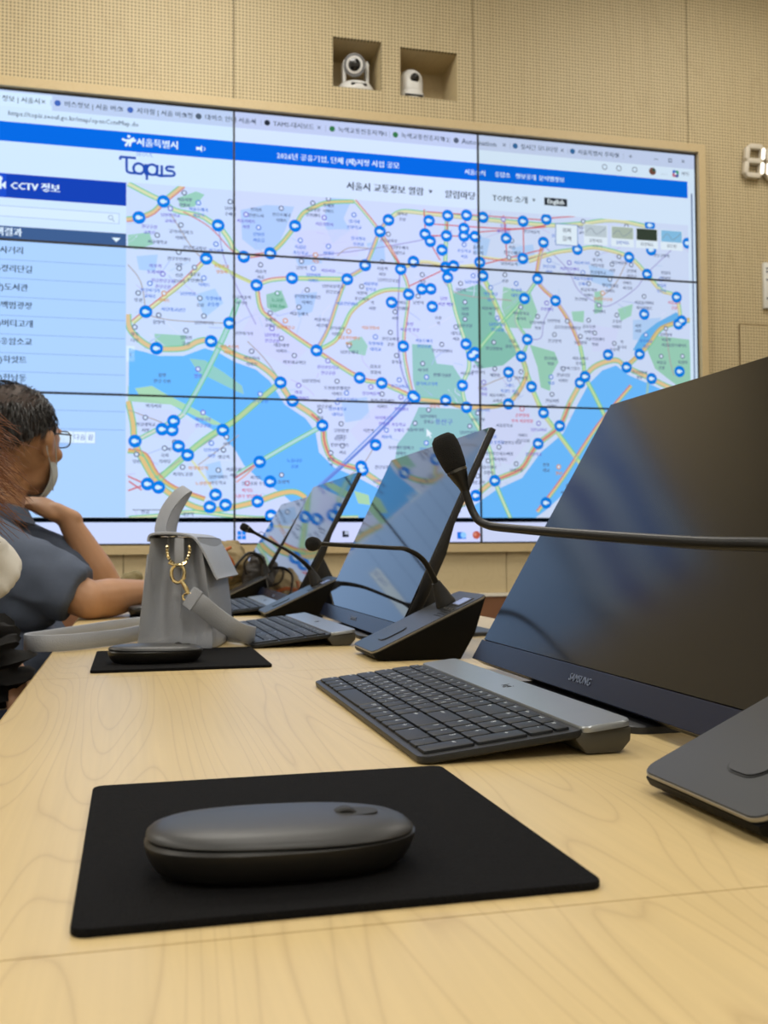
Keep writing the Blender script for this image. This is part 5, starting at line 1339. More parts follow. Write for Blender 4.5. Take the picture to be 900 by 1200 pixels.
# ================================================================= KEYBOARDS
U = .019; KW, KL = .1439, .3735
def make_keyboard(lab, loc, rz):
    t = thing('computer_keyboard', lab, 'keyboard', loc, rz, 'wireless keyboards')
    # x: user edge -> raised rear edge, y: along the keyboard (numpad at -y)
    sl = math.atan2(.0155, KW)
    T = Matrix.Translation((0, 0, .0035)) @ Matrix.Rotation(-sl, 4, 'Y')
    b = MB(); P = rrect(0, .1115, -KL/2, KL/2, .009)
    b.loft([[T @ Vector((.0555+(x-.0555)*s, y*s2, z)) for x, y in P] for s, s2, z in ((.985, .994, -.0033), (.998, .999, -.0022), (1, 1, .0004), (.994, .998, .0015))])
    b.build('deck', 'key_body', t)
    r = MB(); P2 = rrect(.1085, KW, -KL/2, KL/2, .007)
    r.loft([[T @ Vector((.1265+(x-.1265)*s, y*s2, z)) for x, y in P2] for s, s2, z in ((1, 1, -.0008), (1, 1, .0022), (.97, .996, .0033))])
    r.build('top_bar', 'key_bar', t)
    z1 = .0035+.118*math.sin(sl); z2 = .0035+KW*math.sin(sl)
    f = MB(); f.prism([(.1035, z1-.0055), (.112, .0006), (.1355, .0006), (.1425, .008), (.1432, z2-.0016), (.1085, z1-.0012)], -KL/2+.002, KL/2-.002, 'y', 0, .0014); f.build('foot', 'key_foot', t)
    rows = []
    fx = .0985
    rows.append((fx, .0095, [(1, s) for s in ['esc', 'f1', 'f2', 'f3', 'f4', 'f5', 'f6', 'f7', 'f8', 'f9', 'f10', 'f11', 'f12', 'ins']]+[(1.25, s) for s in ['del', 'hm', 'end', 'pg']]))
    pit = .0178
    def rx(k): return .0985-.0142-pit*k
    rows.append((rx(0), .016, [(1, c) for c in '`1234567890-=']+[(2, '←')]+[(1, c) for c in ('nlk', '/', '*', '-')]))
    rows.append((rx(1), .016, [(1.5, 'tab')]+[(1, c) for c in 'QWERTYUIOP[]']+[(1.5, '\\')]+[(1, c) for c in '789']+[('P', '+')]))
    rows.append((rx(2), .016, [(1.75, 'caps')]+[(1, c) for c in "ASDFGHJKL;'"]+[(2.25, 'enter')]+[(1, c) for c in '456']))
    rows.append((rx(3), .016, [(2.25, 'shift')]+[(1, c) for c in 'ZXCVBNM,./']+[(2.75, 'shift')]+[(1, c) for c in '123']+[('P', 'ent')]))
    rows.append((rx(4), .016, [(1.25, 'ctrl'), (1, 'fn'), (1, 'win'), (1.25, 'alt'), (4.5, ''), (1, '한/영'), (1, '한자'), (1, 'ctrl'), (1, '←'), (1, '↓'), (1, '→')]+[(2, '0'), (1, '.')]))
    for xc, dep, keys in rows:
        u = 0
        for wd_, leg in keys:
            tall = wd_ == 'P'; wd_ = 1 if tall else wd_
            ya = KL/2-.0062-u*U; yb = ya-wd_*U; u += wd_
            g = .0011; x0, x1 = xc-dep/2, xc+dep/2
            if tall: x0 -= pit
            m = MB(); P_ = rrect(x0, x1, yb+g, ya-g, .0018, 3); cx, cy = (x0+x1)/2, (ya+yb)/2
            m.loft([[T @ Vector((cx+(x-cx)*s, cy+(y-cy)*s2, z)) for x, y in P_] for s, s2, z in ((1, 1, .0010), (1, 1, .0026), (.975, .975, .0033), (.90, .92, .0035))])
            if leg:
                Mx = T @ Matrix.Translation((x0+(x1-x0)*.70, ya-g-.0022, .00352)) @ Matrix.Rotation(-PI/2, 4, 'Z')
                m.text(leg, .0062 if len(leg) < 2 else .0038, Mx, 1, .00003, 'LEFT', 1)
                if len(leg) == 1 and leg.isalpha():
                    kor = dict(zip('QWERTYUIOPASDFGHJKLZXCVBNM', 'ㅂㅈㄷㄱㅅㅛㅕㅑㅐㅔㅁㄴㅇㄹㅎㅗㅓㅏㅣㅋㅌㅊㅍㅠㅜㅡ'))[leg]
                    m.text(kor, .0046, T @ Matrix.Translation((x0+(x1-x0)*.30, yb+g+.0065, .00352)) @ Matrix.Rotation(-PI/2, 4, 'Z'), 1, .00003, 'LEFT', 0)
            m.build('key', ['key_cap', 'key_print'], t, smooth=40)
    lg = MB(); lg.text('logi', .010, T @ Matrix.Translation((.127, -.005, .00335)) @ Matrix.Rotation(-PI/2, 4, 'Z'), 0, .0001, 'CENTER', 2); lg.build('maker_mark', 'mic_slot', t, smooth=0)
    return t
kb = make_keyboard('dark grey keyboard with silver rear bar beside the nearest mouse pad', (.1705, .7905, DZ), 0)
k2 = dup_tree(kb); k2.location = (.1475, 1.5365, DZ); k2.rotation_euler = (0, 0, .02); k2['label'] = 'dark grey keyboard right of the handbag, partly under its strap'
k3 = dup_tree(kb); k3.location = (.150, 2.182, DZ); k3.rotation_euler = (0, 0, .0); k3['label'] = 'farthest visible keyboard, behind the handbag flap'

# ================================================================= MONITORS
def make_monitor(lab, loc, rz, tilt, L=.322, glass='mon_glass'):
    t = thing('computer_monitor', lab, 'monitor', loc, rz, 'tilted desk monitors')
    W = .5395; ct, st_ = math.cos(tilt), math.sin(tilt)
    # local frame: u up the screen, n out of the back; B is the lower front edge
    def P(u, n): return (u*st_+n*ct, .004+u*ct-n*st_+.016*st_)
    Mf = Matrix(((0, st_, -ct, 0), (1, 0, 0, 0), (0, ct, st_, .004+.016*st_), (0, 0, 0, 1)))   # (across, up, out of the screen)
    Mf.col[0] = Vector((0, -1, 0, 0))
    h = MB(); h.prism([P(.0, .002), P(L, .002), P(L, .0095), (P(L*.55, .0105)), P(L*.42, .017), P(.012, .018), P(.0, .014)], -W/2, W/2, 'y', 0, .0009); h.build('housing', 'mon_black', t, smooth=30)
    g = MB(); g.prism([P(.0235, .0), P(L-.0012, .0), P(L-.0012, .0022), P(.0235, .0022)], -W/2+.0012, W/2-.0012, 'y', 0, .0003); g.build('screen', glass, t, smooth=0)
    c = MB(); c.prism([P(-.0005, -.0012), P(.0225, -.0012), P(.0232, .0022), P(-.0005, .0022)], -W/2-.001, W/2+.001, 'y', 0, .0005); c.build('chin', 'mon_chin', t, smooth=0)
    m = MB(); m.text('SAMSUNG', .0092, Mf @ Matrix.Translation((0, .0112, .0016)), 0, .0003, 'CENTER', 3); m.build('maker_mark', 'mon_print', t, smooth=0)
    MB().lathe([(.0012, 0), (.0012, .0004)], 12, 0, Mf @ Matrix.Translation((W/2-.045, .008, .0013))).build('sensor', 'rubber', t)
    b = MB(); P3 = rrect(-.012, .205, -.125, .125, .012); b.loft([[(x, y, z) for x, y in P3] for z in (0, .0048)]+[[(.0965+(x-.0965)*.985, y*.99, .0058) for x, y in P3]]); b.build('stand_base', 'stand_dark', t)
    a = MB(); q = P(L*.40, .019)
    a.prism([(.135, .0059), (.165, .0059), (q[0]+.035, q[1]+.004), (q[0]+.022, q[1]+.012), (q[0]+.004, q[1]+.004), (q[0]+.003, q[1]-.03)], -.035, .035, 'y', 0, .002); a.build('stand_arm', 'stand_dark', t)
    return t
make_monitor('largest dark monitor at the right edge, leaning back behind the nearest keyboard', (.3565, .787, DZ), -.012, math.radians(30.5), .327, 'mon_matte')
make_monitor('second nearest monitor, behind the tall gooseneck microphone', (.331, 1.560, DZ), 0, math.radians(25.5), .314)
make_monitor('third nearest monitor, mirroring the blue map', (.308, 2.32, DZ), 0, math.radians(27.5), .312)
make_monitor('farthest visible monitor, beyond the khaki bag', (.318, 3.06, DZ), 0, math.radians(31), .305)

# ================================================================= MICROPHONE UNITS
def make_mic(lab, loc, rz, path, rads, head_dir, foam):
    t = thing('gooseneck_microphone', lab, 'microphone', loc, rz, 'conference microphone units')
    W = .054
    sl = math.atan2(.064, .140)
    b = MB(); b.prism([(.001, .0085), (.004, .0035), (.024, 0), (.108, 0), (.1235, .026), (.126, .030), (.1395, .0725), (.140, .074)], -W+.002, W-.002, 'y', 0, .0012); b.build('base', 'mic_body', t, smooth=30)
    T = Matrix.Translation((0, 0, .0105)) @ Matrix.Rotation(-sl, 4, 'Y'); TL = .1545
    pl = MB(); P_ = rrect(0, TL, -W, W, .009); cx = TL/2
    pl.loft([[T @ Vector((cx+(x-cx)*s, y*s, z)) for x, y in P_] for s, z in ((.985, -.0026), (1, -.0014), (1, .0002), (.992, .0014))]); pl.build('top_plate', 'mic_plate', t)
    ed = MB(); ed.loft([[T @ Vector((cx+(x-cx)*s, y*s, z)) for x, y in P_] for s, z in ((1.0008, -.0012), (1.0022, -.0008), (1.0022, .0002), (1.0008, .0007))]); ed.build('edge_trim', 'mic_edge', t)
    # talk button, outlined by a dark gap
    bt = MB(); A = rrect(.022, .058, -.022, .008, .010, 6); Bq = rrect(.0232, .0568, -.0208, .0068, .009, 6)
    bt.loft([[T @ Vector((x, y, .00145)) for x, y in A], [T @ Vector((x, y, .00175)) for x, y in A]]); bt.build('button_gap', 'mic_slot', t)
    bt = MB(); bt.loft([[T @ Vector((x, y, .0012)) for x, y in Bq], [T @ Vector((x, y, .0025)) for x, y in Bq]]); bt.build('talk_button', 'mic_plate', t)
    sp_ = MB()
    for i in range(5):
        for j in range(7): sp_.lathe([(.0011, 0), (.0011, .0003)], 8, 0, T @ Matrix.Translation((.094+i*.0045, -.046+j*.0042, .0014)))
    sp_.build('speaker_holes', 'mic_slot', t, smooth=0)
    MB().box(.120, .142, -.042, -.008, .0013, .0021, 0, .0004, T).build('display_frame', 'mic_slot', t, smooth=0)
    MB().box(.1225, .1395, -.039, -.012, .0020, .0026, 0, 0, T).build('display', 'lcd', t, smooth=0)
    me_ = MB()
    for k_ in range(4): me_.lathe([(.0016, 0), (.0016, .0005)], 10, 0, T @ Matrix.Translation((.112, -.040+.010*k_, .0014)))
    me_.build('menu_buttons', 'mic_edge', t, smooth=0)
    p0 = Vector(path[0]); d = (Vector(path[1])-p0).normalized(); q = d.to_track_quat('Z', 'Y').to_matrix().to_4x4()
    MB().lathe([(.0125, -.010), (.0128, -.002), (.0115, .001), (.0092, .012), (.0062, .023), (.0056, .026)], 28, 0, Matrix.Translation(p0) @ q).build('gooseneck_socket', 'rubber', t)
    MB().tube(path, rads, 16, smooth=8).build('gooseneck', 'neck_black', t, smooth=60)
    e = Vector(path[-1]); hd_ = Vector(head_dir).normalized(); qh = Matrix.Translation(e) @ hd_.to_track_quat('Z', 'Y').to_matrix().to_4x4()
    MB().lathe([(.0032, -.004), (.0038, 0), (.0060, .007), (.0068, .010), (.0066, .0135)], 28, 0, qh).build('capsule_housing', 'neck_black', t, smooth=60)
    MB().lathe([(.0066, .0100), (.0073, .0102), (.0073, .0122), (.0066, .0125)], 28, 0, qh).build('capsule_ring', 'chrome_dark', t, smooth=60)
    if foam: MB().lathe([(.0062, .012), (.0076, .013), (.0085, .018), (.0092, .026), (.0092, .031), (.0083, .0355), (.0056, .0382), (0, .039)], 32, 0, qh).build('foam_windscreen', 'foam', t, smooth=80)
    else: MB().lathe([(.0062, .012), (.0072, .013), (.0077, .017), (.0074, .0215), (.0054, .0245), (0, .026)], 28, 0, qh).build('grille', 'foam', t, smooth=80)
    return t
# local coordinates: tip of the wedge at x = 0 on the desk, centre line y = 0
make_mic('nearest microphone unit at the right edge, long gooseneck with a black foam windscreen', (.270, .4575, DZ), 0,
         [(.106, .006, .066), (.100, -.006, .092), (.086, -.026, .116), (.066, -.036, .1305), (.047, .000, .1340), (.024, .05, .1360), (-.026, .165, .1450), (-.039, .194, .1490), (-.0440, .2035, .1570), (-.0490, .2090, .1755)],
         [.0048, .0046, .0043, .0040, .0038, .0036, .0029, .0028, .0027, .0027], (-.36, .14, .90), True)
make_mic('microphone unit between the two nearest monitors, gooseneck pointing at the viewer', (.270, 1.207, DZ), 0,
         [(.106, .006, .066), (.094, .004, .090), (.076, -.004, .117), (.052, -.016, .130), (.020, -.05, .1325), (-.078, -.134, .1375)],
         [.0044, .0040, .0034, .0028, .0025, .0025], (-.45, -.85, -.02), False)
make_mic('microphone unit in front of the third nearest monitor, thin gooseneck slanting up left', (.238, 1.940, DZ), 0,
         [(.106, .006, .066), (.096, .004, .088), (.080, .0, .105), (.058, .0, .122), (.03, .0, .138), (-.018, -.01, .163)],
         [.0048, .0046, .004, .0032, .0030, .0030], (-.80, -.1, .42), False)
make_mic('farthest microphone unit, in front of the khaki bag', (.232, 2.655, DZ), .0,
         [(.106, .006, .066), (.102, .004, .088), (.086, .0, .112), (.060, -.01, .118), (.038, -.02, .100), (.025, -.025, .085)],
         [.0048, .0046, .004, .0034, .0032, .0032], (-.5, -.2, -.6), False)

# ================================================================= GREY HANDBAG
HX, HY, HR = .0045, 1.362, -.22
hb = thing('handbag', 'grey leather handbag with gold clasp standing on the second desk', 'handbag', (HX, HY, DZ), HR)
BL = .205; NB = 20
def bag_ring(z):
    q = z/.150; w0 = .096-.034*q**1.4; xo = .002+.017*q
    rg = []; ins = .006+.020*q**1.2; amp = .0025+.0105*q**.7; tk = .6+.4*q
    for k in range(NB+1):                                # near gusset, x runs 0..w
        s = k/NB; x = xo+s*w0
        y = amp*(1-math.cos(4*PI*s))*.9+ins*.45*math.sin(PI*s)
        if abs(s-.5) < .03: y += .003
        rg.append((x, y+.0015*math.sin(19*s+z*60), z))
    for k in range(1, 10): rg.append((xo+w0+.003*math.sin(PI*k/10)*(1.6-q), BL*k/10, z))
    for k in range(NB+1):
        s = 1-k/NB; rg.append((xo+s*w0, BL-(amp*(1-math.cos(4*PI*s))*.9+ins*.45*math.sin(PI*s)), z))
    for k in range(1, 10): rg.append((xo-.0015*math.sin(PI*k/10), BL*(1-k/10), z))
    return rg
b = MB(); R0 = bag_ring(.004); cxm = .052; cym = BL/2
rings = [[(cxm+(p[0]-cxm)*.90, cym+(p[1]-cym)*.95, 0) for p in R0], [(cxm+(p[0]-cxm)*.97, cym+(p[1]-cym)*.985, .0015) for p in R0]]
rings += [bag_ring(.005+.1415*i/14) for i in range(15)]
b.loft(rings); b.build('body', 'leather_grey', hb, smooth=60)
b = MB(); b.loft([[(p[0]*.9+.0065, cym+(p[1]-cym)*.93, z) for p in bag_ring(.1465)] for z in (.1466, .1475)]); b.build('opening', 'leather_in', hb, smooth=0)
bk = MB(); bk.prism([(-.0015, .006), (.0115, .126), (.0165, .126), (.0045, .006)], .012, BL-.012, 'y', 0, .0018); bk.build('back_pocket', 'leather_grey', hb)
sm_ = MB(); sm_.tube([(.055, -.0005+.0095, .006), (.0565, .006, .06), (.0575, .0085, .10), (.058, .012, .14)], .0009, 8); sm_.build('gusset_seam', 'leather_grey', hb)
# flap: rises from the back edge, crosses the top and folds down the front, standing off the body
fl = MB(); fp = [(.016, .1420), (.018, .1500), (.030, .1525), (.052, .1522), (.070, .1490), (.080, .1410), (.091, .122), (.102, .099), (.106, .0925)]
fpp, _ = spline([Vector((p[0], p[1], 0)) for p in fp], [0]*len(fp), 5)
rg = []
for yy, ins_ in ((-.004, 0), (.0, 0), (BL, 0), (BL+.004, 0)):
    o_ = []; ii = []
    for i, p in enumerate(fpp):
        d = (fpp[min(i+1, len(fpp)-1)]-fpp[max(i-1, 0)]).normalized(); n_ = Vector((-d.y, d.x, 0)); th_ = .0019 if yy in (0., BL) else .0012
        o_.append(p+n_*th_); ii.append(p-n_*th_)
    rg.append([(p.x, yy, p.y) for p in o_+ii[::-1]])
fl.loft(rg); fl.build('flap', 'leather_grey', hb, smooth=50)
z_ = MB(); z_.tube([(.030, .012, .1490), (.050, .008, .1490), (.068, .012, .1480)], .0016, 8); z_.build('zipper', 'steel', hb)
z_ = MB(); z_.box(.036, .042, -.001, .012, .1475, .1488, 0, .0004); z_.box(.054, .066, -.002, .004, .1470, .1488, 0, .0005); z_.build('zipper_pull', 'steel', hb)
h_ = MB(); hp = [(.020, .060, .150), (.020, .061, .163), (.027, .066, .186), (.040, .076, .206), (.048, .090, .2140), (.048, .104, .2140), (.041, .118, .206), (.028, .128, .186), (.021, .133, .163), (.020, .134, .150)]
h_.ribbon(hp, [(1, .05, .0)]*2+[(.9, 0, -.40)]*1+[(.85, 0, -.55)]*4+[(.9, 0, -.40)]*1+[(1, -.05, 0)]*2, .0155, .0042, smooth=6)
h_.build('carry_handle', 'leather_grey', hb, smooth=50)
# gusset tab, twisted gold ring, snap hook, strap
MB().box(.050, .062, -.0015, .009, .108, .147, 0, .0012).build('gusset_tab', 'leather_grey', hb)
rr = MB(); rc = Vector((.0560, -.005, .1205))
for sgn in (-1, 1):
    pts = [rc+Vector((sgn*(.0145*math.cos(a)), -.002-.001*math.sin(a), -.0185*math.sin(a)+.010)) for a in [PI/2*(k/14)*1.0-.35 for k in range(15)]]
    for i in range(len(pts)-1):
        r_ = .0025 if i % 2 else .0017; rr.tube([pts[i], pts[i+1]], [r_, .0025 if r_ < .0025 else .0017], 8)
rr.build('twisted_ring', 'gold', hb)
hk = MB(); ek = rc+Vector((0, -.004, -.010))
hook = [ek+Vector((.0085*math.cos(a)*(1.0), -.001, .0115*math.sin(a)-.010)) for a in [2*PI*k/20 for k in range(21)]]
hk.tube([Matrix.Rotation(.0, 3, 'Y') @ p for p in hook], .0024, 8)
hk.tube([ek+Vector((-.012, -.001, .004)), ek+Vector((-.004, -.002, .001)), ek+Vector((.006, -.002, .001)), ek+Vector((.011, -.001, .005))], .0016, 8, smooth=4)
hk.tube([ek+Vector((.004, -.001, -.018)), ek+Vector((.010, -.002, -.028)), ek+Vector((.014, -.002, -.036))], [.0024, .0034, .0026], 10)
hk.tube([ek+Vector((.014+.0075*math.cos(a), -.003, -.040+.0050*math.sin(a))) for a in [2*PI*k/16 for k in range(17)]], .0016, 8)
hk.build('snap_hook', 'gold', hb)
tab = MB(); e2 = ek+Vector((.019, -.004, -.042))
def HL(x, y, z): # world -> bag local
    c, s = math.cos(-HR), math.sin(-HR); dx, dy = x-HX, y-HY; return Vector((dx*c-dy*s, dx*s+dy*c, z-DZ))
sp1 = [e2+Vector((-.006, .001, .004)), e2+Vector((.010, -.001, -.007)), HL(.105, 1.335, .784), HL(.132, 1.345, .765), HL(.156, 1.372, .7555), HL(.1575, 1.392, .7545), HL(.138, 1.425, .7545), HL(.118, 1.47, .7545)]
tab.ribbon(sp1[:6]+sp1[6:], [(.62, 0, .78)]*2+[(.55, 0, .84)]*2+[(.25, .0, .97)]+[(0, 0, 1)]*3, .0250, .0026, smooth=6); tab.build('shoulder_strap', 'leather_grey', hb, smooth=50)
lp = MB(); lp.ribbon([e2+Vector((-.004, .0005, .003)), e2+Vector((.006, -.0015, -.004))], (.62, 0, .78), .0285, .0062, smooth=0); lp.build('strap_keeper', 'leather_grey', hb, smooth=50)
# the strap's other run: a standing loop beyond the left edge of the bag
s2 = MB()
s2.ribbon([HL(.035, 1.72, .7520), HL(-.015, 1.66, .7515), HL(-.068, 1.56, .7515), HL(-.112, 1.475, .7515), HL(-.134, 1.425, .752), HL(-.133, 1.394, .7520), HL(-.112, 1.380, .7520), HL(-.080, 1.392, .7515), HL(-.045, 1.425, .7515), HL(-.008, 1.475, .7515), HL(.022, 1.545, .7515)], (0, 0, 1), .0215, .0026, smooth=8)
s2.build('shoulder_strap', 'leather_grey', hb, smooth=50)

# ================================================================= BAGS FARTHER DOWN THE DESKS
kb_ = thing('khaki_bag', 'slouchy khaki fabric bag with an orange strap on the far desk', 'bag', (.238, 2.850, DZ), .1)
m = MB(); m.ell((-.02, 0, .070), (.062, .09, .068)); m.ell((.025, .01, .085), (.050, .08, .058)); m.ell((-.045, -.03, .04), (.045, .06, .04)); m.cap((-.05, 0, .130), (.045, 0, .136), .016, .013); m.cap((-.06, -.04, .02), (.05, -.02, .02), .022, .02)
remeshed(m, 'body', 'khaki', kb_, .005, 3, .006, 22, zmin=.001)
m = MB(); m.tube([(-.030, -.085, .128), (-.010, -.094, .118), (.012, -.092, .096), (.018, -.088, .070), (.008, -.086, .052)], .0055, 10, smooth=5); m.tube([(-.032, -.086, .110), (-.012, -.096, .122), (.010, -.088, .133)], .0045, 10, smooth=5); m.tube([(-.025, -.09, .132), (-.006, -.096, .108)], .004, 10); m.build('strap', 'orange_strap', kb_)
m = MB(); m.ell((-.040, -.068, .040), (.040, .028, .034)); m.build('front_pocket', 'khaki', kb_)
kp = thing('dark_pouch', 'small dark pouch with straps between the khaki bag and the farthest monitor', 'pouch', (.318, 2.76, DZ), 0)
m = MB(); m.ell((0, 0, .05), (.030, .04, .045)); m.ell((.01, 0, .085), (.022, .03, .030)); m.cap((-.02, -.02, .03), (.02, -.01, .10), .014, .010); remeshed(m, 'body', 'dark_stuff', kp, .004, 2, .003, 40, zmin=.001)
MB().tube([(-.024, -.03, .06), (-.03, -.045, .09), (-.010, -.05, .112), (.012, -.045, .10), (.02, -.03, .06)], .003, 8, smooth=5).build('cord', 'dark_stuff', kp)
op = thing('olive_pouch', 'small olive pouch on the far desk beyond the hands of the man in grey', 'pouch', (-.005, 3.02, DZ), .1)
m = MB(); m.ell((0, 0, .034), (.030, .022, .030)); m.ell((.012, 0, .050), (.022, .018, .018)); remeshed(m, 'body', 'olive', op, .004, 2, .002, 40, zmin=.001)
MB().tube([(-.055, -.03, .006), (-.02, -.032, .018), (.01, -.034, .028)], .0045, 8, smooth=3).build('pen', 'dark_stuff', op)
MB().tube([(-.035, -.036, .010), (.0, -.038, .014), (.02, -.037, .022)], .0035, 8, smooth=3).build('strap', 'orange_strap', op)

# ================================================================= PEOPLE
def finger(mb, base, d, nrm, lens, rads, bends):
    """chain of phalanges from base, starting along d and curling towards -nrm"""
    p = Vector(base); d = Vector(d).normalized(); ax = d.cross(Vector(nrm)).normalized()
    for L, ra, rb, bd in zip(lens, rads, rads[1:], bends):
        d = Matrix.Rotation(-bd, 3, ax) @ d
        q = p+d*L; mb.cap(p, q, ra, rb, 10); p = q
def hand(mb, wrist, d, nrm, curl=.5, thumb=1, spread=.10, sc=1.0, tcurl=.3):
    """d: wrist->knuckles, nrm: out of the back of the hand, thumb side = thumb * (d x nrm)"""
    d = Vector(d).normalized(); nrm = Vector(nrm); nrm = (nrm-d*nrm.dot(d)).normalized(); sd = d.cross(nrm)*thumb
    w = Vector(wrist); M = Matrix((sd, d, nrm)).transposed()
    mb.cap(w-d*.02*sc, w+d*.025*sc, .024*sc, .024*sc)
    mb.ell(w+d*.050*sc, (.040*sc, .052*sc, .0165*sc), 0, M); mb.ell(w+d*.074*sc, (.041*sc, .022*sc, .0135*sc), 0, M)
    mb.ell(w+d*.035*sc+sd*.020*sc-nrm*.006*sc, (.020*sc, .030*sc, .015*sc), 0, M)
    for i, (off, ln) in enumerate(((.030, .95), (.0102, 1.05), (-.0098, 1.0), (-.0290, .80))):
        b = w+d*.084*sc+sd*off*sc-d*abs(off)*.12
        dd = (d+sd*off/.03*spread).normalized()
        finger(mb, b, dd, nrm, [.041*ln*sc, .026*ln*sc, .021*ln*sc], [.0092*sc, .0086*sc, .0078*sc, .0068*sc], [curl*.7, curl*1.1, curl*.7])
    b = w+d*.026*sc+sd*.026*sc-nrm*.008*sc
    finger(mb, b, d*.72+sd*.75-nrm*.25, nrm*.6+sd*.8, [.038*sc, .030*sc, .024*sc], [.0115*sc, .0105*sc, .0095*sc, .0080*sc], [.1, tcurl, tcurl])

def head(mb, c, F, Up, sc=1.0):
    """skull, face, nose, ears; F = where the face looks. returns frame (side, F, Up) as a matrix about c"""
    F = Vector(F).normalized(); Up = Vector(Up); Up = (Up-F*Up.dot(F)).normalized(); S = F.cross(Up)
    M = Matrix((S, F, Up)).transposed(); c = Vector(c)
    def at(x, y, z): return c+M @ Vector((x*sc, y*sc, z*sc))
    def E(p, r): mb.ell(at(*p), [k*sc for k in r], 0, M)
    E((0, -.018, .030), (.077, .096, .088)); E((0, .010, .010), (.073, .084, .085)); E((0, .030, -.030), (.060, .062, .070))
    E((0, .052, -.080), (.034, .034, .026)); E((0, .030, -.068), (.050, .052, .034))
    E((0, .078, .034), (.052, .016, .012)); E((-.043, .060, -.018), (.020, .022, .018)); E((.043, .060, -.018), (.020, .022, .018))
    mb.cap(at(0, .090, .018), at(0, .107, -.018), .0075*sc, .0125*sc); E((-.012, .096, -.024), (.009, .010, .008)); E((.012, .096, -.024), (.009, .010, .008))
    E((0, .086, -.050), (.022, .012, .006)); E((0, .084, -.060), (.020, .012, .007))
    for s in (-1, 1):
        E((s*.079, -.008, .000), (.010, .020, .033)); E((s*.088, -.016, .010), (.008, .015, .020)); E((s*.079, .002, -.022), (.006, .008, .010))
    return M, at
def hair_strands(mb, at, M, n, area, length, rad, seed, fall=.35, back=.5):
    r = random.Random(seed)
    for k in range(n):
        th, ph = area(r)
        nrm = Vector((math.cos(ph)*math.cos(th), math.cos(ph)*math.sin(th), math.sin(ph)))
        p = at(nrm.x*.080, -.018+nrm.y*.099, .030+nrm.z*.091); q = M @ nrm
        tang = (Vector((0, 0, -1))-q*q.dot(Vector((0, 0, -1)))); tang = (tang+(M @ Vector((r.uniform(-.5, .5), -back, 0)))).normalized()
        L = length*r.uniform(.6, 1.2); pts = [p]
        for i in range(1, 5):
            t_ = i/4; pts.append(p+tang*L*t_+q*(.0045*math.sin(PI*t_)+.003)-Vector((0, 0, 1))*fall*L*t_*t_*.5)
        mb.tube(pts, [rad, rad, rad*.9, rad*.6, rad*.15], 4)

def office_chair(lab, loc, rz):
    t = thing('office_chair', lab, 'chair', loc, rz, 'chairs along the desks')      # faces +x
    m = MB(); P = rrect(-.23, .24, -.24, .24, .06); m.loft([[(x*s, y*s, z) for x, y in P] for s, z in ((.93, .42), (1, .43), (1, .465), (.95, .485))]); m.build('seat', 'chair_black', t)
    m = MB(); m.loft([[(-.235-.02*math.cos(y*6)-(z-.55)*.22+dx, y, z) for y in [-.21+.42*k/10 for k in range(11)]]+[(-.270-.02*math.cos(y*6)-(z-.55)*.22+dx, y, z) for y in [.21-.42*k/10 for k in range(11)]] for z, dx in ((.53, 0), (.60, 0), (.75, .01), (.90, .0))]); m.build('backrest', 'chair_black', t)
    MB().tube([(-.20, 0, .43), (-.29, 0, .46), (-.31, 0, .62), (-.345, 0, .78)], .016, 10, smooth=5).build('back_support', 'chair_metal', t)
    for s in (-1, 1):
        m = MB(); m.tube([(-.12, s*.25, .44), (-.13, s*.275, .52), (-.10, s*.275, .655), (.10, s*.275, .655), (.08, s*.26, .50), (.05, s*.25, .44)], .012, 10, smooth=4); m.build('arm_frame', 'chair_metal', t)
        MB().box(-.17, .17, s*.275-.027, s*.275+.027, .662, .684, 0, .008).build('armrest', 'chair_wood', t)
    MB().tube([(0, 0, .10), (0, 0, .42)], .026, 16).build('gas_column', 'chair_metal', t)
    for k in range(5):
        a = 2*PI*k/5+.3; c, s = math.cos(a), math.sin(a)
        m = MB(); m.tube([(c*.02, s*.02, .105), (c*.30, s*.30, .075)], [.024, .014], 10); lg = m.build('base_leg', 'chair_black', t)
        MB().lathe([(.022, -.012), (.026, -.008), (.026, .008), (.022, .012)], 18, 0, Matrix.Translation((c*.30, s*.30, .027)) @ Matrix.Rotation(a, 4, 'Z') @ Matrix.Rotation(PI/2, 4, 'X')).build('caster', 'rubber', lg)
    return t
office_chair('black office chair with wooden armrests under the man in the grey shirt', (-.50, 2.21, 0), 0)
office_chair('office chair with pale wooden armrests under the person in white, nearest left', (-.325, 1.175, 0), 0)

# ---- man in the grey short-sleeved shirt, chin on his left hand, watching the wall
man = thing('person', 'seated man in grey short-sleeved shirt and glasses, chin on hand, watching the map', 'person', (0, 0, 0), 0)
b = MB()
HC = Vector((-.232, 2.250, 1.092)); HF = Vector((.52, .85, .02))
Mh, ath = head(b, HC, HF, (0.04, -.02, 1), .99)
b.cap((-.272, 2.225, 1.05), (-.305, 2.215, .91), .056, .066); b.cap((-.255, 2.25, 1.02), (-.285, 2.225, .91), .045, .060)
b.ell((-.33, 2.22, .86), (.11, .17, .10)); b.ell((-.36, 2.22, .78), (.12, .17, .16)); b.ell((-.42, 2.22, .62), (.13, .16, .14)); b.ell((-.48, 2.22, .52), (.13, .17, .09))
RS, RE, RW = Vector((-.300, 2.050, .880)), Vector((-.078, 1.990, .776)), Vector((.045, 2.150, .783))
LS, LE, LW = Vector((-.290, 2.400, .890)), Vector((-.052, 2.375, .778)), Vector((-.140, 2.365, .938))
for A, E_, W_ in ((RS, RE, RW), (LS, LE, LW)):
    b.cap(A, E_, .050, .037); b.ell(E_, (.037, .037, .036)); m_ = E_.lerp(W_, .3); b.cap(E_, m_, .036, .038); b.cap(m_, W_, .038, .024)
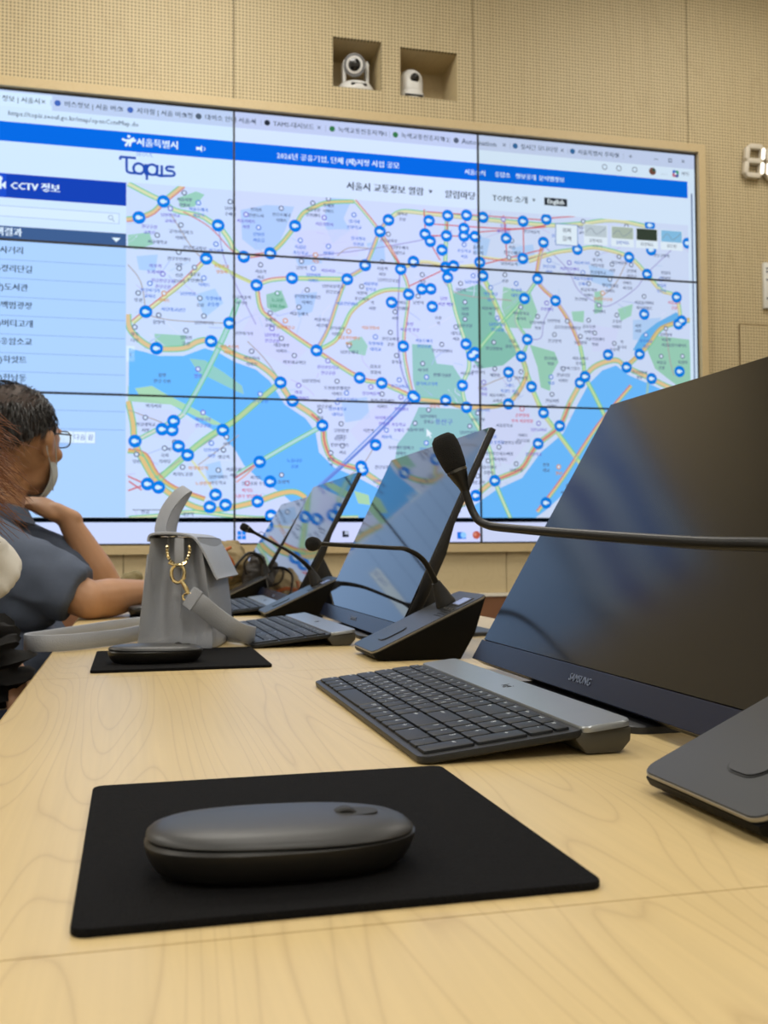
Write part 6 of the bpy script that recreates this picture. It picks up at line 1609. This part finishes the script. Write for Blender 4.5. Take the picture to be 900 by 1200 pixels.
hand(b, RW+Vector((.006, .008, 0)), (.70, .70, .02), (.1, -.1, 1), .35, -1, .10)
# left hand: rises to the chin, fingers folded towards the face
hand(b, LW+Vector((-.006, -.002, .006)), (-.88, -.10, .42), (.40, -.45, .80), .62, 1, .06, .93, .4)
# thighs, shins, feet under the desk
for s in (-1, 1):
    y = 2.22+s*.10
    b.cap((-.46, y, .53), (-.05, y+s*.03, .53), .080, .060); b.cap((-.05, y+s*.03, .52), (-.03, y+s*.04, .10), .055, .040); b.cap((-.04, y+s*.04, .045), (.14, y+s*.05, .035), .042, .032)
remeshed(b, 'body', 'skin', man, .0042, 3)
# shirt
b = MB()
b.ell((-.318, 2.22, .875), (.115, .175, .090)); b.ell((-.35, 2.22, .80), (.150, .195, .17)); b.ell((-.41, 2.22, .64), (.165, .19, .16)); b.ell((-.46, 2.22, .53), (.165, .205, .10)); b.ell((-.295, 2.21, .930), (.080, .105, .045))
def sleeve(A, E_, t_, r0, r1):
    e = A.lerp(E_, t_); d = (E_-A).normalized(); q = d.to_track_quat('Z', 'Y').to_matrix().to_4x4(); L = (e-A).length
    b.ell(A, (r0*1.08,)*3); b.lathe([(r0*.9, -.02), (r0, .02), ((r0+r1)/2, L*.6), (r1, L)], 28, 0, Matrix.Translation(A) @ q)
sleeve(RS, RE, .90, .068, .055); sleeve(LS, LE, .80, .068, .058)
b.cap((-.30, 2.09, .84), (-.19, 2.04, .78), .080, .062)
b.cap((-.34, 2.12, .70), (-.235, 2.10, .66), .15, .105); b.cap((-.34, 2.28, .70), (-.235, 2.26, .66), .14, .105)
remeshed(b, 'shirt', 'shirt_grey', man, .0055, 3, .0072, 7)
# collar: a folded band around the neck
b = MB(); cc_ = Vector((-.288, 2.222, .955)); 
rg = []
for k in range(25):
    a = 2*PI*k/24; e_ = Vector((math.cos(a), math.sin(a)*1.05, -.45*math.cos(a)+.12))
    base = cc_+Vector((e_.x*.072, e_.y*.072, e_.z*.055)); o_ = Vector((e_.x, e_.y, 0)).normalized()
    rg.append([base+o_*.000+Vector((0, 0, .014)), base+o_*.006+Vector((0, 0, .018)), base+o_*.022-Vector((0, 0, .014)), base+o_*.018-Vector((0, 0, .017)), base+o_*.003+Vector((0, 0, .008))])
b.loft(rg[:], 0, False); b.build('collar', 'shirt_grey', man, smooth=60)
b = MB()
for s in (-1, 1):
    y = 2.22+s*.10; b.cap((-.47, y, .535), (-.06, y+s*.03, .535), .100, .078); b.cap((-.06, y+s*.03, .525), (-.04, y+s*.04, .12), .074, .062)
b.ell((-.47, 2.22, .55), (.17, .20, .10)); remeshed(b, 'trousers', 'navy', man, .009, 3, .006, 9)
for s in (-1, 1):
    b = MB(); y = 2.22+s*.14; b.cap((-.06, y, .055), (.15, y+s*.01, .045), .052, .040); b.box(-.11, .19, y-.045, y+.045, 0, .02, 0, .008); remeshed(b, 'shoe', 'chair_black', man, .008, 3)
# hair: thin on the crown, dark at the back and sides
b = MB(); cap_ = Matrix((Mh.col[0], Mh.col[1], Mh.col[2])).transposed()
def scalp_shell(mb, at, M, fr, lim, seed, off=.004, nz=.004, sc=1.06):
    rows = []; n = 40
    for i in range(15):
        rows.append([])
        for j in range(n):
            th = 2*PI*j/n; ph = PI/2-(PI/2+lim(th))*i/14
            d = Vector((math.cos(ph)*math.cos(th), math.cos(ph)*math.sin(th), math.sin(ph)))
            e = off+nz*noise.noise(d*6+Vector((seed, 0, 0)))
            rows[-1].append(at(d.x*(.077+e), -.018+d.y*(.096+e), .030+d.z*(.088+e)))
    mb.loft(rows, 0, True)
def lim1(th): # how far below the equator the hair reaches: low at the nape, high over the face
    f = math.sin(th)           # +1 = face
    return .62*max(0, -f)**.8-.62*max(0, f)**.5-.05
scalp_shell(b, ath, Mh, None, lim1, 3, .0055, .004); b.build('hair', 'scalp', man, smooth=80)
b = MB()
def man_hair(r):
    th = r.uniform(PI*.90, PI*2.10); f = max(0, -math.sin(th)); return th, r.uniform(.18-.62*f**.8, .62)
hair_strands(b, ath, Mh, 1500, man_hair, .034, .0008, 11, .2, .3)
hair_strands(b, ath, Mh, 350, lambda r: (r.uniform(-.1, PI+.1), r.uniform(.50, 1.1)), .040, .0007, 12, .1, 1.0)
hair_strands(b, ath, Mh, 260, lambda r: (r.uniform(0, 2*PI), r.uniform(.7, 1.5)), .045, .0005, 13, -.2, .9)
b.build('hair', 'hair_dark', man, smooth=0)
# glasses
b = MB()
for s in (-1, 1):
    ctr = ath(s*.033, .104, .018)
    pts = [ctr+Mh @ Vector((.026*math.copysign(abs(math.cos(a))**.7, math.cos(a)), -.006*abs(math.cos(a))*1.0, .018*math.copysign(abs(math.sin(a))**.7, math.sin(a)))) for a in [2*PI*k/24 for k in range(25)]]
    b.tube(pts, .0014, 8); b.tube([ath(s*.059, .098, .026), ath(s*.076, .070, .026), ath(s*.083, .0, .022), ath(s*.082, -.018, .008)], .0017, 8, smooth=4)
b.tube([ath(-.008, .106, .022), ath(0, .110, .025), ath(.008, .106, .022)], .0014, 8); gl = b.build('glasses', 'frame_dark', man)
for s in (-1, 1):
    b = MB(); b.lathe([(.001, -.0006), (.024, -.0006), (.024, .0006), (.001, .0006)], 24, 0, Matrix.Translation(ath(s*.033, .1025, .018)) @ (Mh.to_4x4()) @ Matrix.Rotation(PI/2, 4, 'X') @ Matrix.Diagonal((1, .72, 1, 1))); b.build('lens', 'lens_glass', gl)
# face mask pulled down over the chin with ear loops
b = MB(); rows = []
for i in range(9):
    z = -.035-.075*i/8; o_ = []
    for j in range(13):
        a = (j/12-.5)*3.1; rr_ = .062+.007*math.sin(PI*i/8)-(.012*(i/8)**2); o_.append((rr_*math.sin(a)*.98, .024+rr_*1.12*math.cos(a)-.010*(i/8)**2*1.2, z))
    rows.append(o_)
vsr = [[ath(*p) for p in r_] for r_ in rows]; ins = [[ath(p[0]*.97, .024+(p[1]-.024)*.97, p[2]) for p in r_] for r_ in rows]
b.loft([a_+c_[::-1] for a_, c_ in zip(vsr, ins)]); b.build('face_mask', 'mask_white', man, smooth=60)
for s in (-1, 1):
    b = MB(); b.tube([ath(s*.060, .050, -.040), ath(s*.078, .018, .000), ath(s*.086, -.004, .026), ath(s*.090, -.026, .016), ath(s*.086, -.020, -.014), ath(s*.076, .010, -.050), ath(s*.060, .040, -.095)], .0013, 6, smooth=5)
    b.build('ear_loop', 'mask_white', man)
for s in (-1, 1):
    e_ = MB(); e_.ell(ath(s*.031, .081, .018), (.0115,)*3); eo = e_.build('eye', 'eye_white', man)
    e_ = MB(); e_.ell(ath(s*.031, .0895, .018), (.0048,)*3); e_.build('iris', 'eye_dark', eo)

# ---- person in the white short-sleeved shirt at the left edge (mostly outside the frame)
wo = thing('person', 'person in white short-sleeved shirt with brown hair and black hair tie, at the left edge', 'person', (0, 0, 0), 0)
b = MB(); H2c = Vector((-.262, 1.150, 1.045)); M2, at2 = head(b, H2c, (.9, .42, .05), (0, 0, 1), 1.0)
b.cap((-.285, 1.14, .99), (-.315, 1.14, .88), .048, .055)
b.ell((-.34, 1.14, .80), (.10, .16, .10)); b.ell((-.35, 1.14, .70), (.11, .15, .13)); b.ell((-.36, 1.14, .56), (.12, .16, .11))
A1, E1, W1 = Vector((-.262, 1.275, .930)), Vector((-.300, 1.300, .695)), Vector((-.172, 1.405, .728))
A2, E2, W2_ = Vector((-.305, .985, .885)), Vector((-.37, .93, .68)), Vector((-.21, 1.02, .655))
for A, E_, W_ in ((A1, E1, W1), (A2, E2, W2_)):
    b.cap(A, E_, .046, .037); m_ = E_.lerp(W_, .35); b.cap(E_, m_, .037, .036); b.cap(m_, W_, .036, .025)
hand(b, W1+Vector((.008, .002, -.002)), (.55, .15, -.80), (.8, .1, .5), .6, 1, .05, .85)
hand(b, W2_, (.8, .4, -.4), (.3, -.1, .9), .5, 1, .08, .88)
for s in (-1, 1):
    y = 1.14+s*.09; b.cap((-.40, y, .53), (-.11, y+s*.02, .52), .075, .056); b.cap((-.11, y+s*.02, .51), (-.12, y+s*.02, .10), .052, .038); b.cap((-.13, y+s*.02, .045), (.03, y+s*.03, .033), .038, .028)
remeshed(b, 'body', 'skin_light', wo, .0045, 3)
b = MB(); b.ell((-.335, 1.14, .845), (.105, .165, .085)); b.ell((-.355, 1.14, .73), (.130, .175, .17)); b.ell((-.365, 1.14, .60), (.135, .175, .13))
S1 = Vector((-.188, 1.340, .825)); b.cap((-.33, 1.20, .86), A1, .07, .062); sleeve(A1, S1, 1.0, .060, .060); sleeve(A2, E2, .55, .066, .058)
b.lathe([(.060, 0), (.0620, .020), (.060, .024)], 28, 0, Matrix.Translation(A1.lerp(S1, .86)) @ (S1-A1).to_track_quat('Z', 'Y').to_matrix().to_4x4())
remeshed(b, 'shirt', 'shirt_white', wo, .0055, 3, .005, 12)
b = MB(); 
for s in (-1, 1):
    y = 1.14+s*.09; b.cap((-.40, y, .535), (-.11, y+s*.02, .525), .090, .070); b.cap((-.11, y+s*.02, .515), (-.12, y+s*.02, .12), .064, .055)
b.ell((-.37, 1.14, .54), (.15, .18, .09)); remeshed(b, 'trousers', 'black_cloth', wo, .009, 3, .005, 9)
for s in (-1, 1):
    b = MB(); y = 1.14+s*.115; b.cap((-.15, y, .05), (.04, y+s*.01, .04), .046, .036); b.box(-.20, .08, y-.04, y+.04, 0, .018, 0, .006); remeshed(b, 'shoe', 'chair_black', wo, .008, 3)
b = MB(); scalp_shell(b, at2, M2, None, lambda th: 1.0*max(0, -math.sin(th))**.6-.5*max(0, math.sin(th))**.5+.25, 8, .011, .006)
r9 = random.Random(5)
for k in range(650):   # wavy hair hanging beside and behind the head
    a = r9.uniform(PI*.80, PI*2.25); p = at2(.082*math.cos(a), -.018+.10*math.sin(a), .04+r9.uniform(-.06, .06)); o_ = (p-H2c); o_.z = 0; o_.normalize()
    L = r9.uniform(.06, .13); pts = [p]; ph_ = r9.uniform(0, 6); spd = r9.uniform(.02, .07)
    for i in range(1, 7): t_ = i/6; pts.append(p+o_*(spd*t_+.008*math.sin(ph_+5*t_))-Vector((0, 0, L*t_))+Vector((0, .006*math.cos(ph_+6*t_), 0)))
    b.tube(pts, [.0008, .0009, .0009, .0008, .0006, .0005, .0002], 4)
for k in range(260):   # loose locks blowing out to the right of the neck
    p = Vector((-.188+r9.uniform(-.01, .015), 1.18+r9.uniform(-.05, .06), .955+r9.uniform(-.03, .075))); L = r9.uniform(.03, .072)
    dz = r9.uniform(-.6, .25); pts = [p+Vector((L*t_, .01*math.sin(6*t_+k), dz*L*t_-.02*t_*t_+.006*math.sin(4*t_+k))) for t_ in (0, .25, .5, .75, 1)]
    b.tube(pts, [.0005, .0005, .0005, .0004, .0002], 4)
b.build('hair', 'hair_brown', wo, smooth=80)
for s in (-1, 1):
    e_ = MB(); e_.ell(at2(s*.031, .079, .018), (.0115,)*3); eo = e_.build('eye', 'eye_white', wo)
    e_ = MB(); e_.ell(at2(s*.031, .0875, .018), (.0048,)*3); e_.build('iris', 'eye_dark', eo)
# black ruffled hair tie worn on the wrist
b = MB(); ax_ = (W1-E1).normalized(); q = ax_.to_track_quat('Z', 'Y').to_matrix().to_4x4(); seg_ = 72; rings = []
for k in range(seg_):
    a = 2*PI*k/seg_; ruf = 1+.28*math.sin(a*13)+.15*math.sin(a*29+1); cz_ = .010*math.sin(a*9)
    c0 = Vector((math.cos(a), math.sin(a), 0)); rings.append([Matrix.Translation(W1-ax_*.004) @ q @ (c0*(.036+.020*ruf*math.cos(f_)*(1.0 if math.cos(f_) > 0 else .35))+Vector((0, 0, cz_+.024*math.sin(f_)*ruf))) for f_ in [2*PI*j/10 for j in range(10)]])
rings.append(rings[0]); b.loft(rings, 0, False); b.build('hair_tie', 'scrunchie', wo, smooth=60)
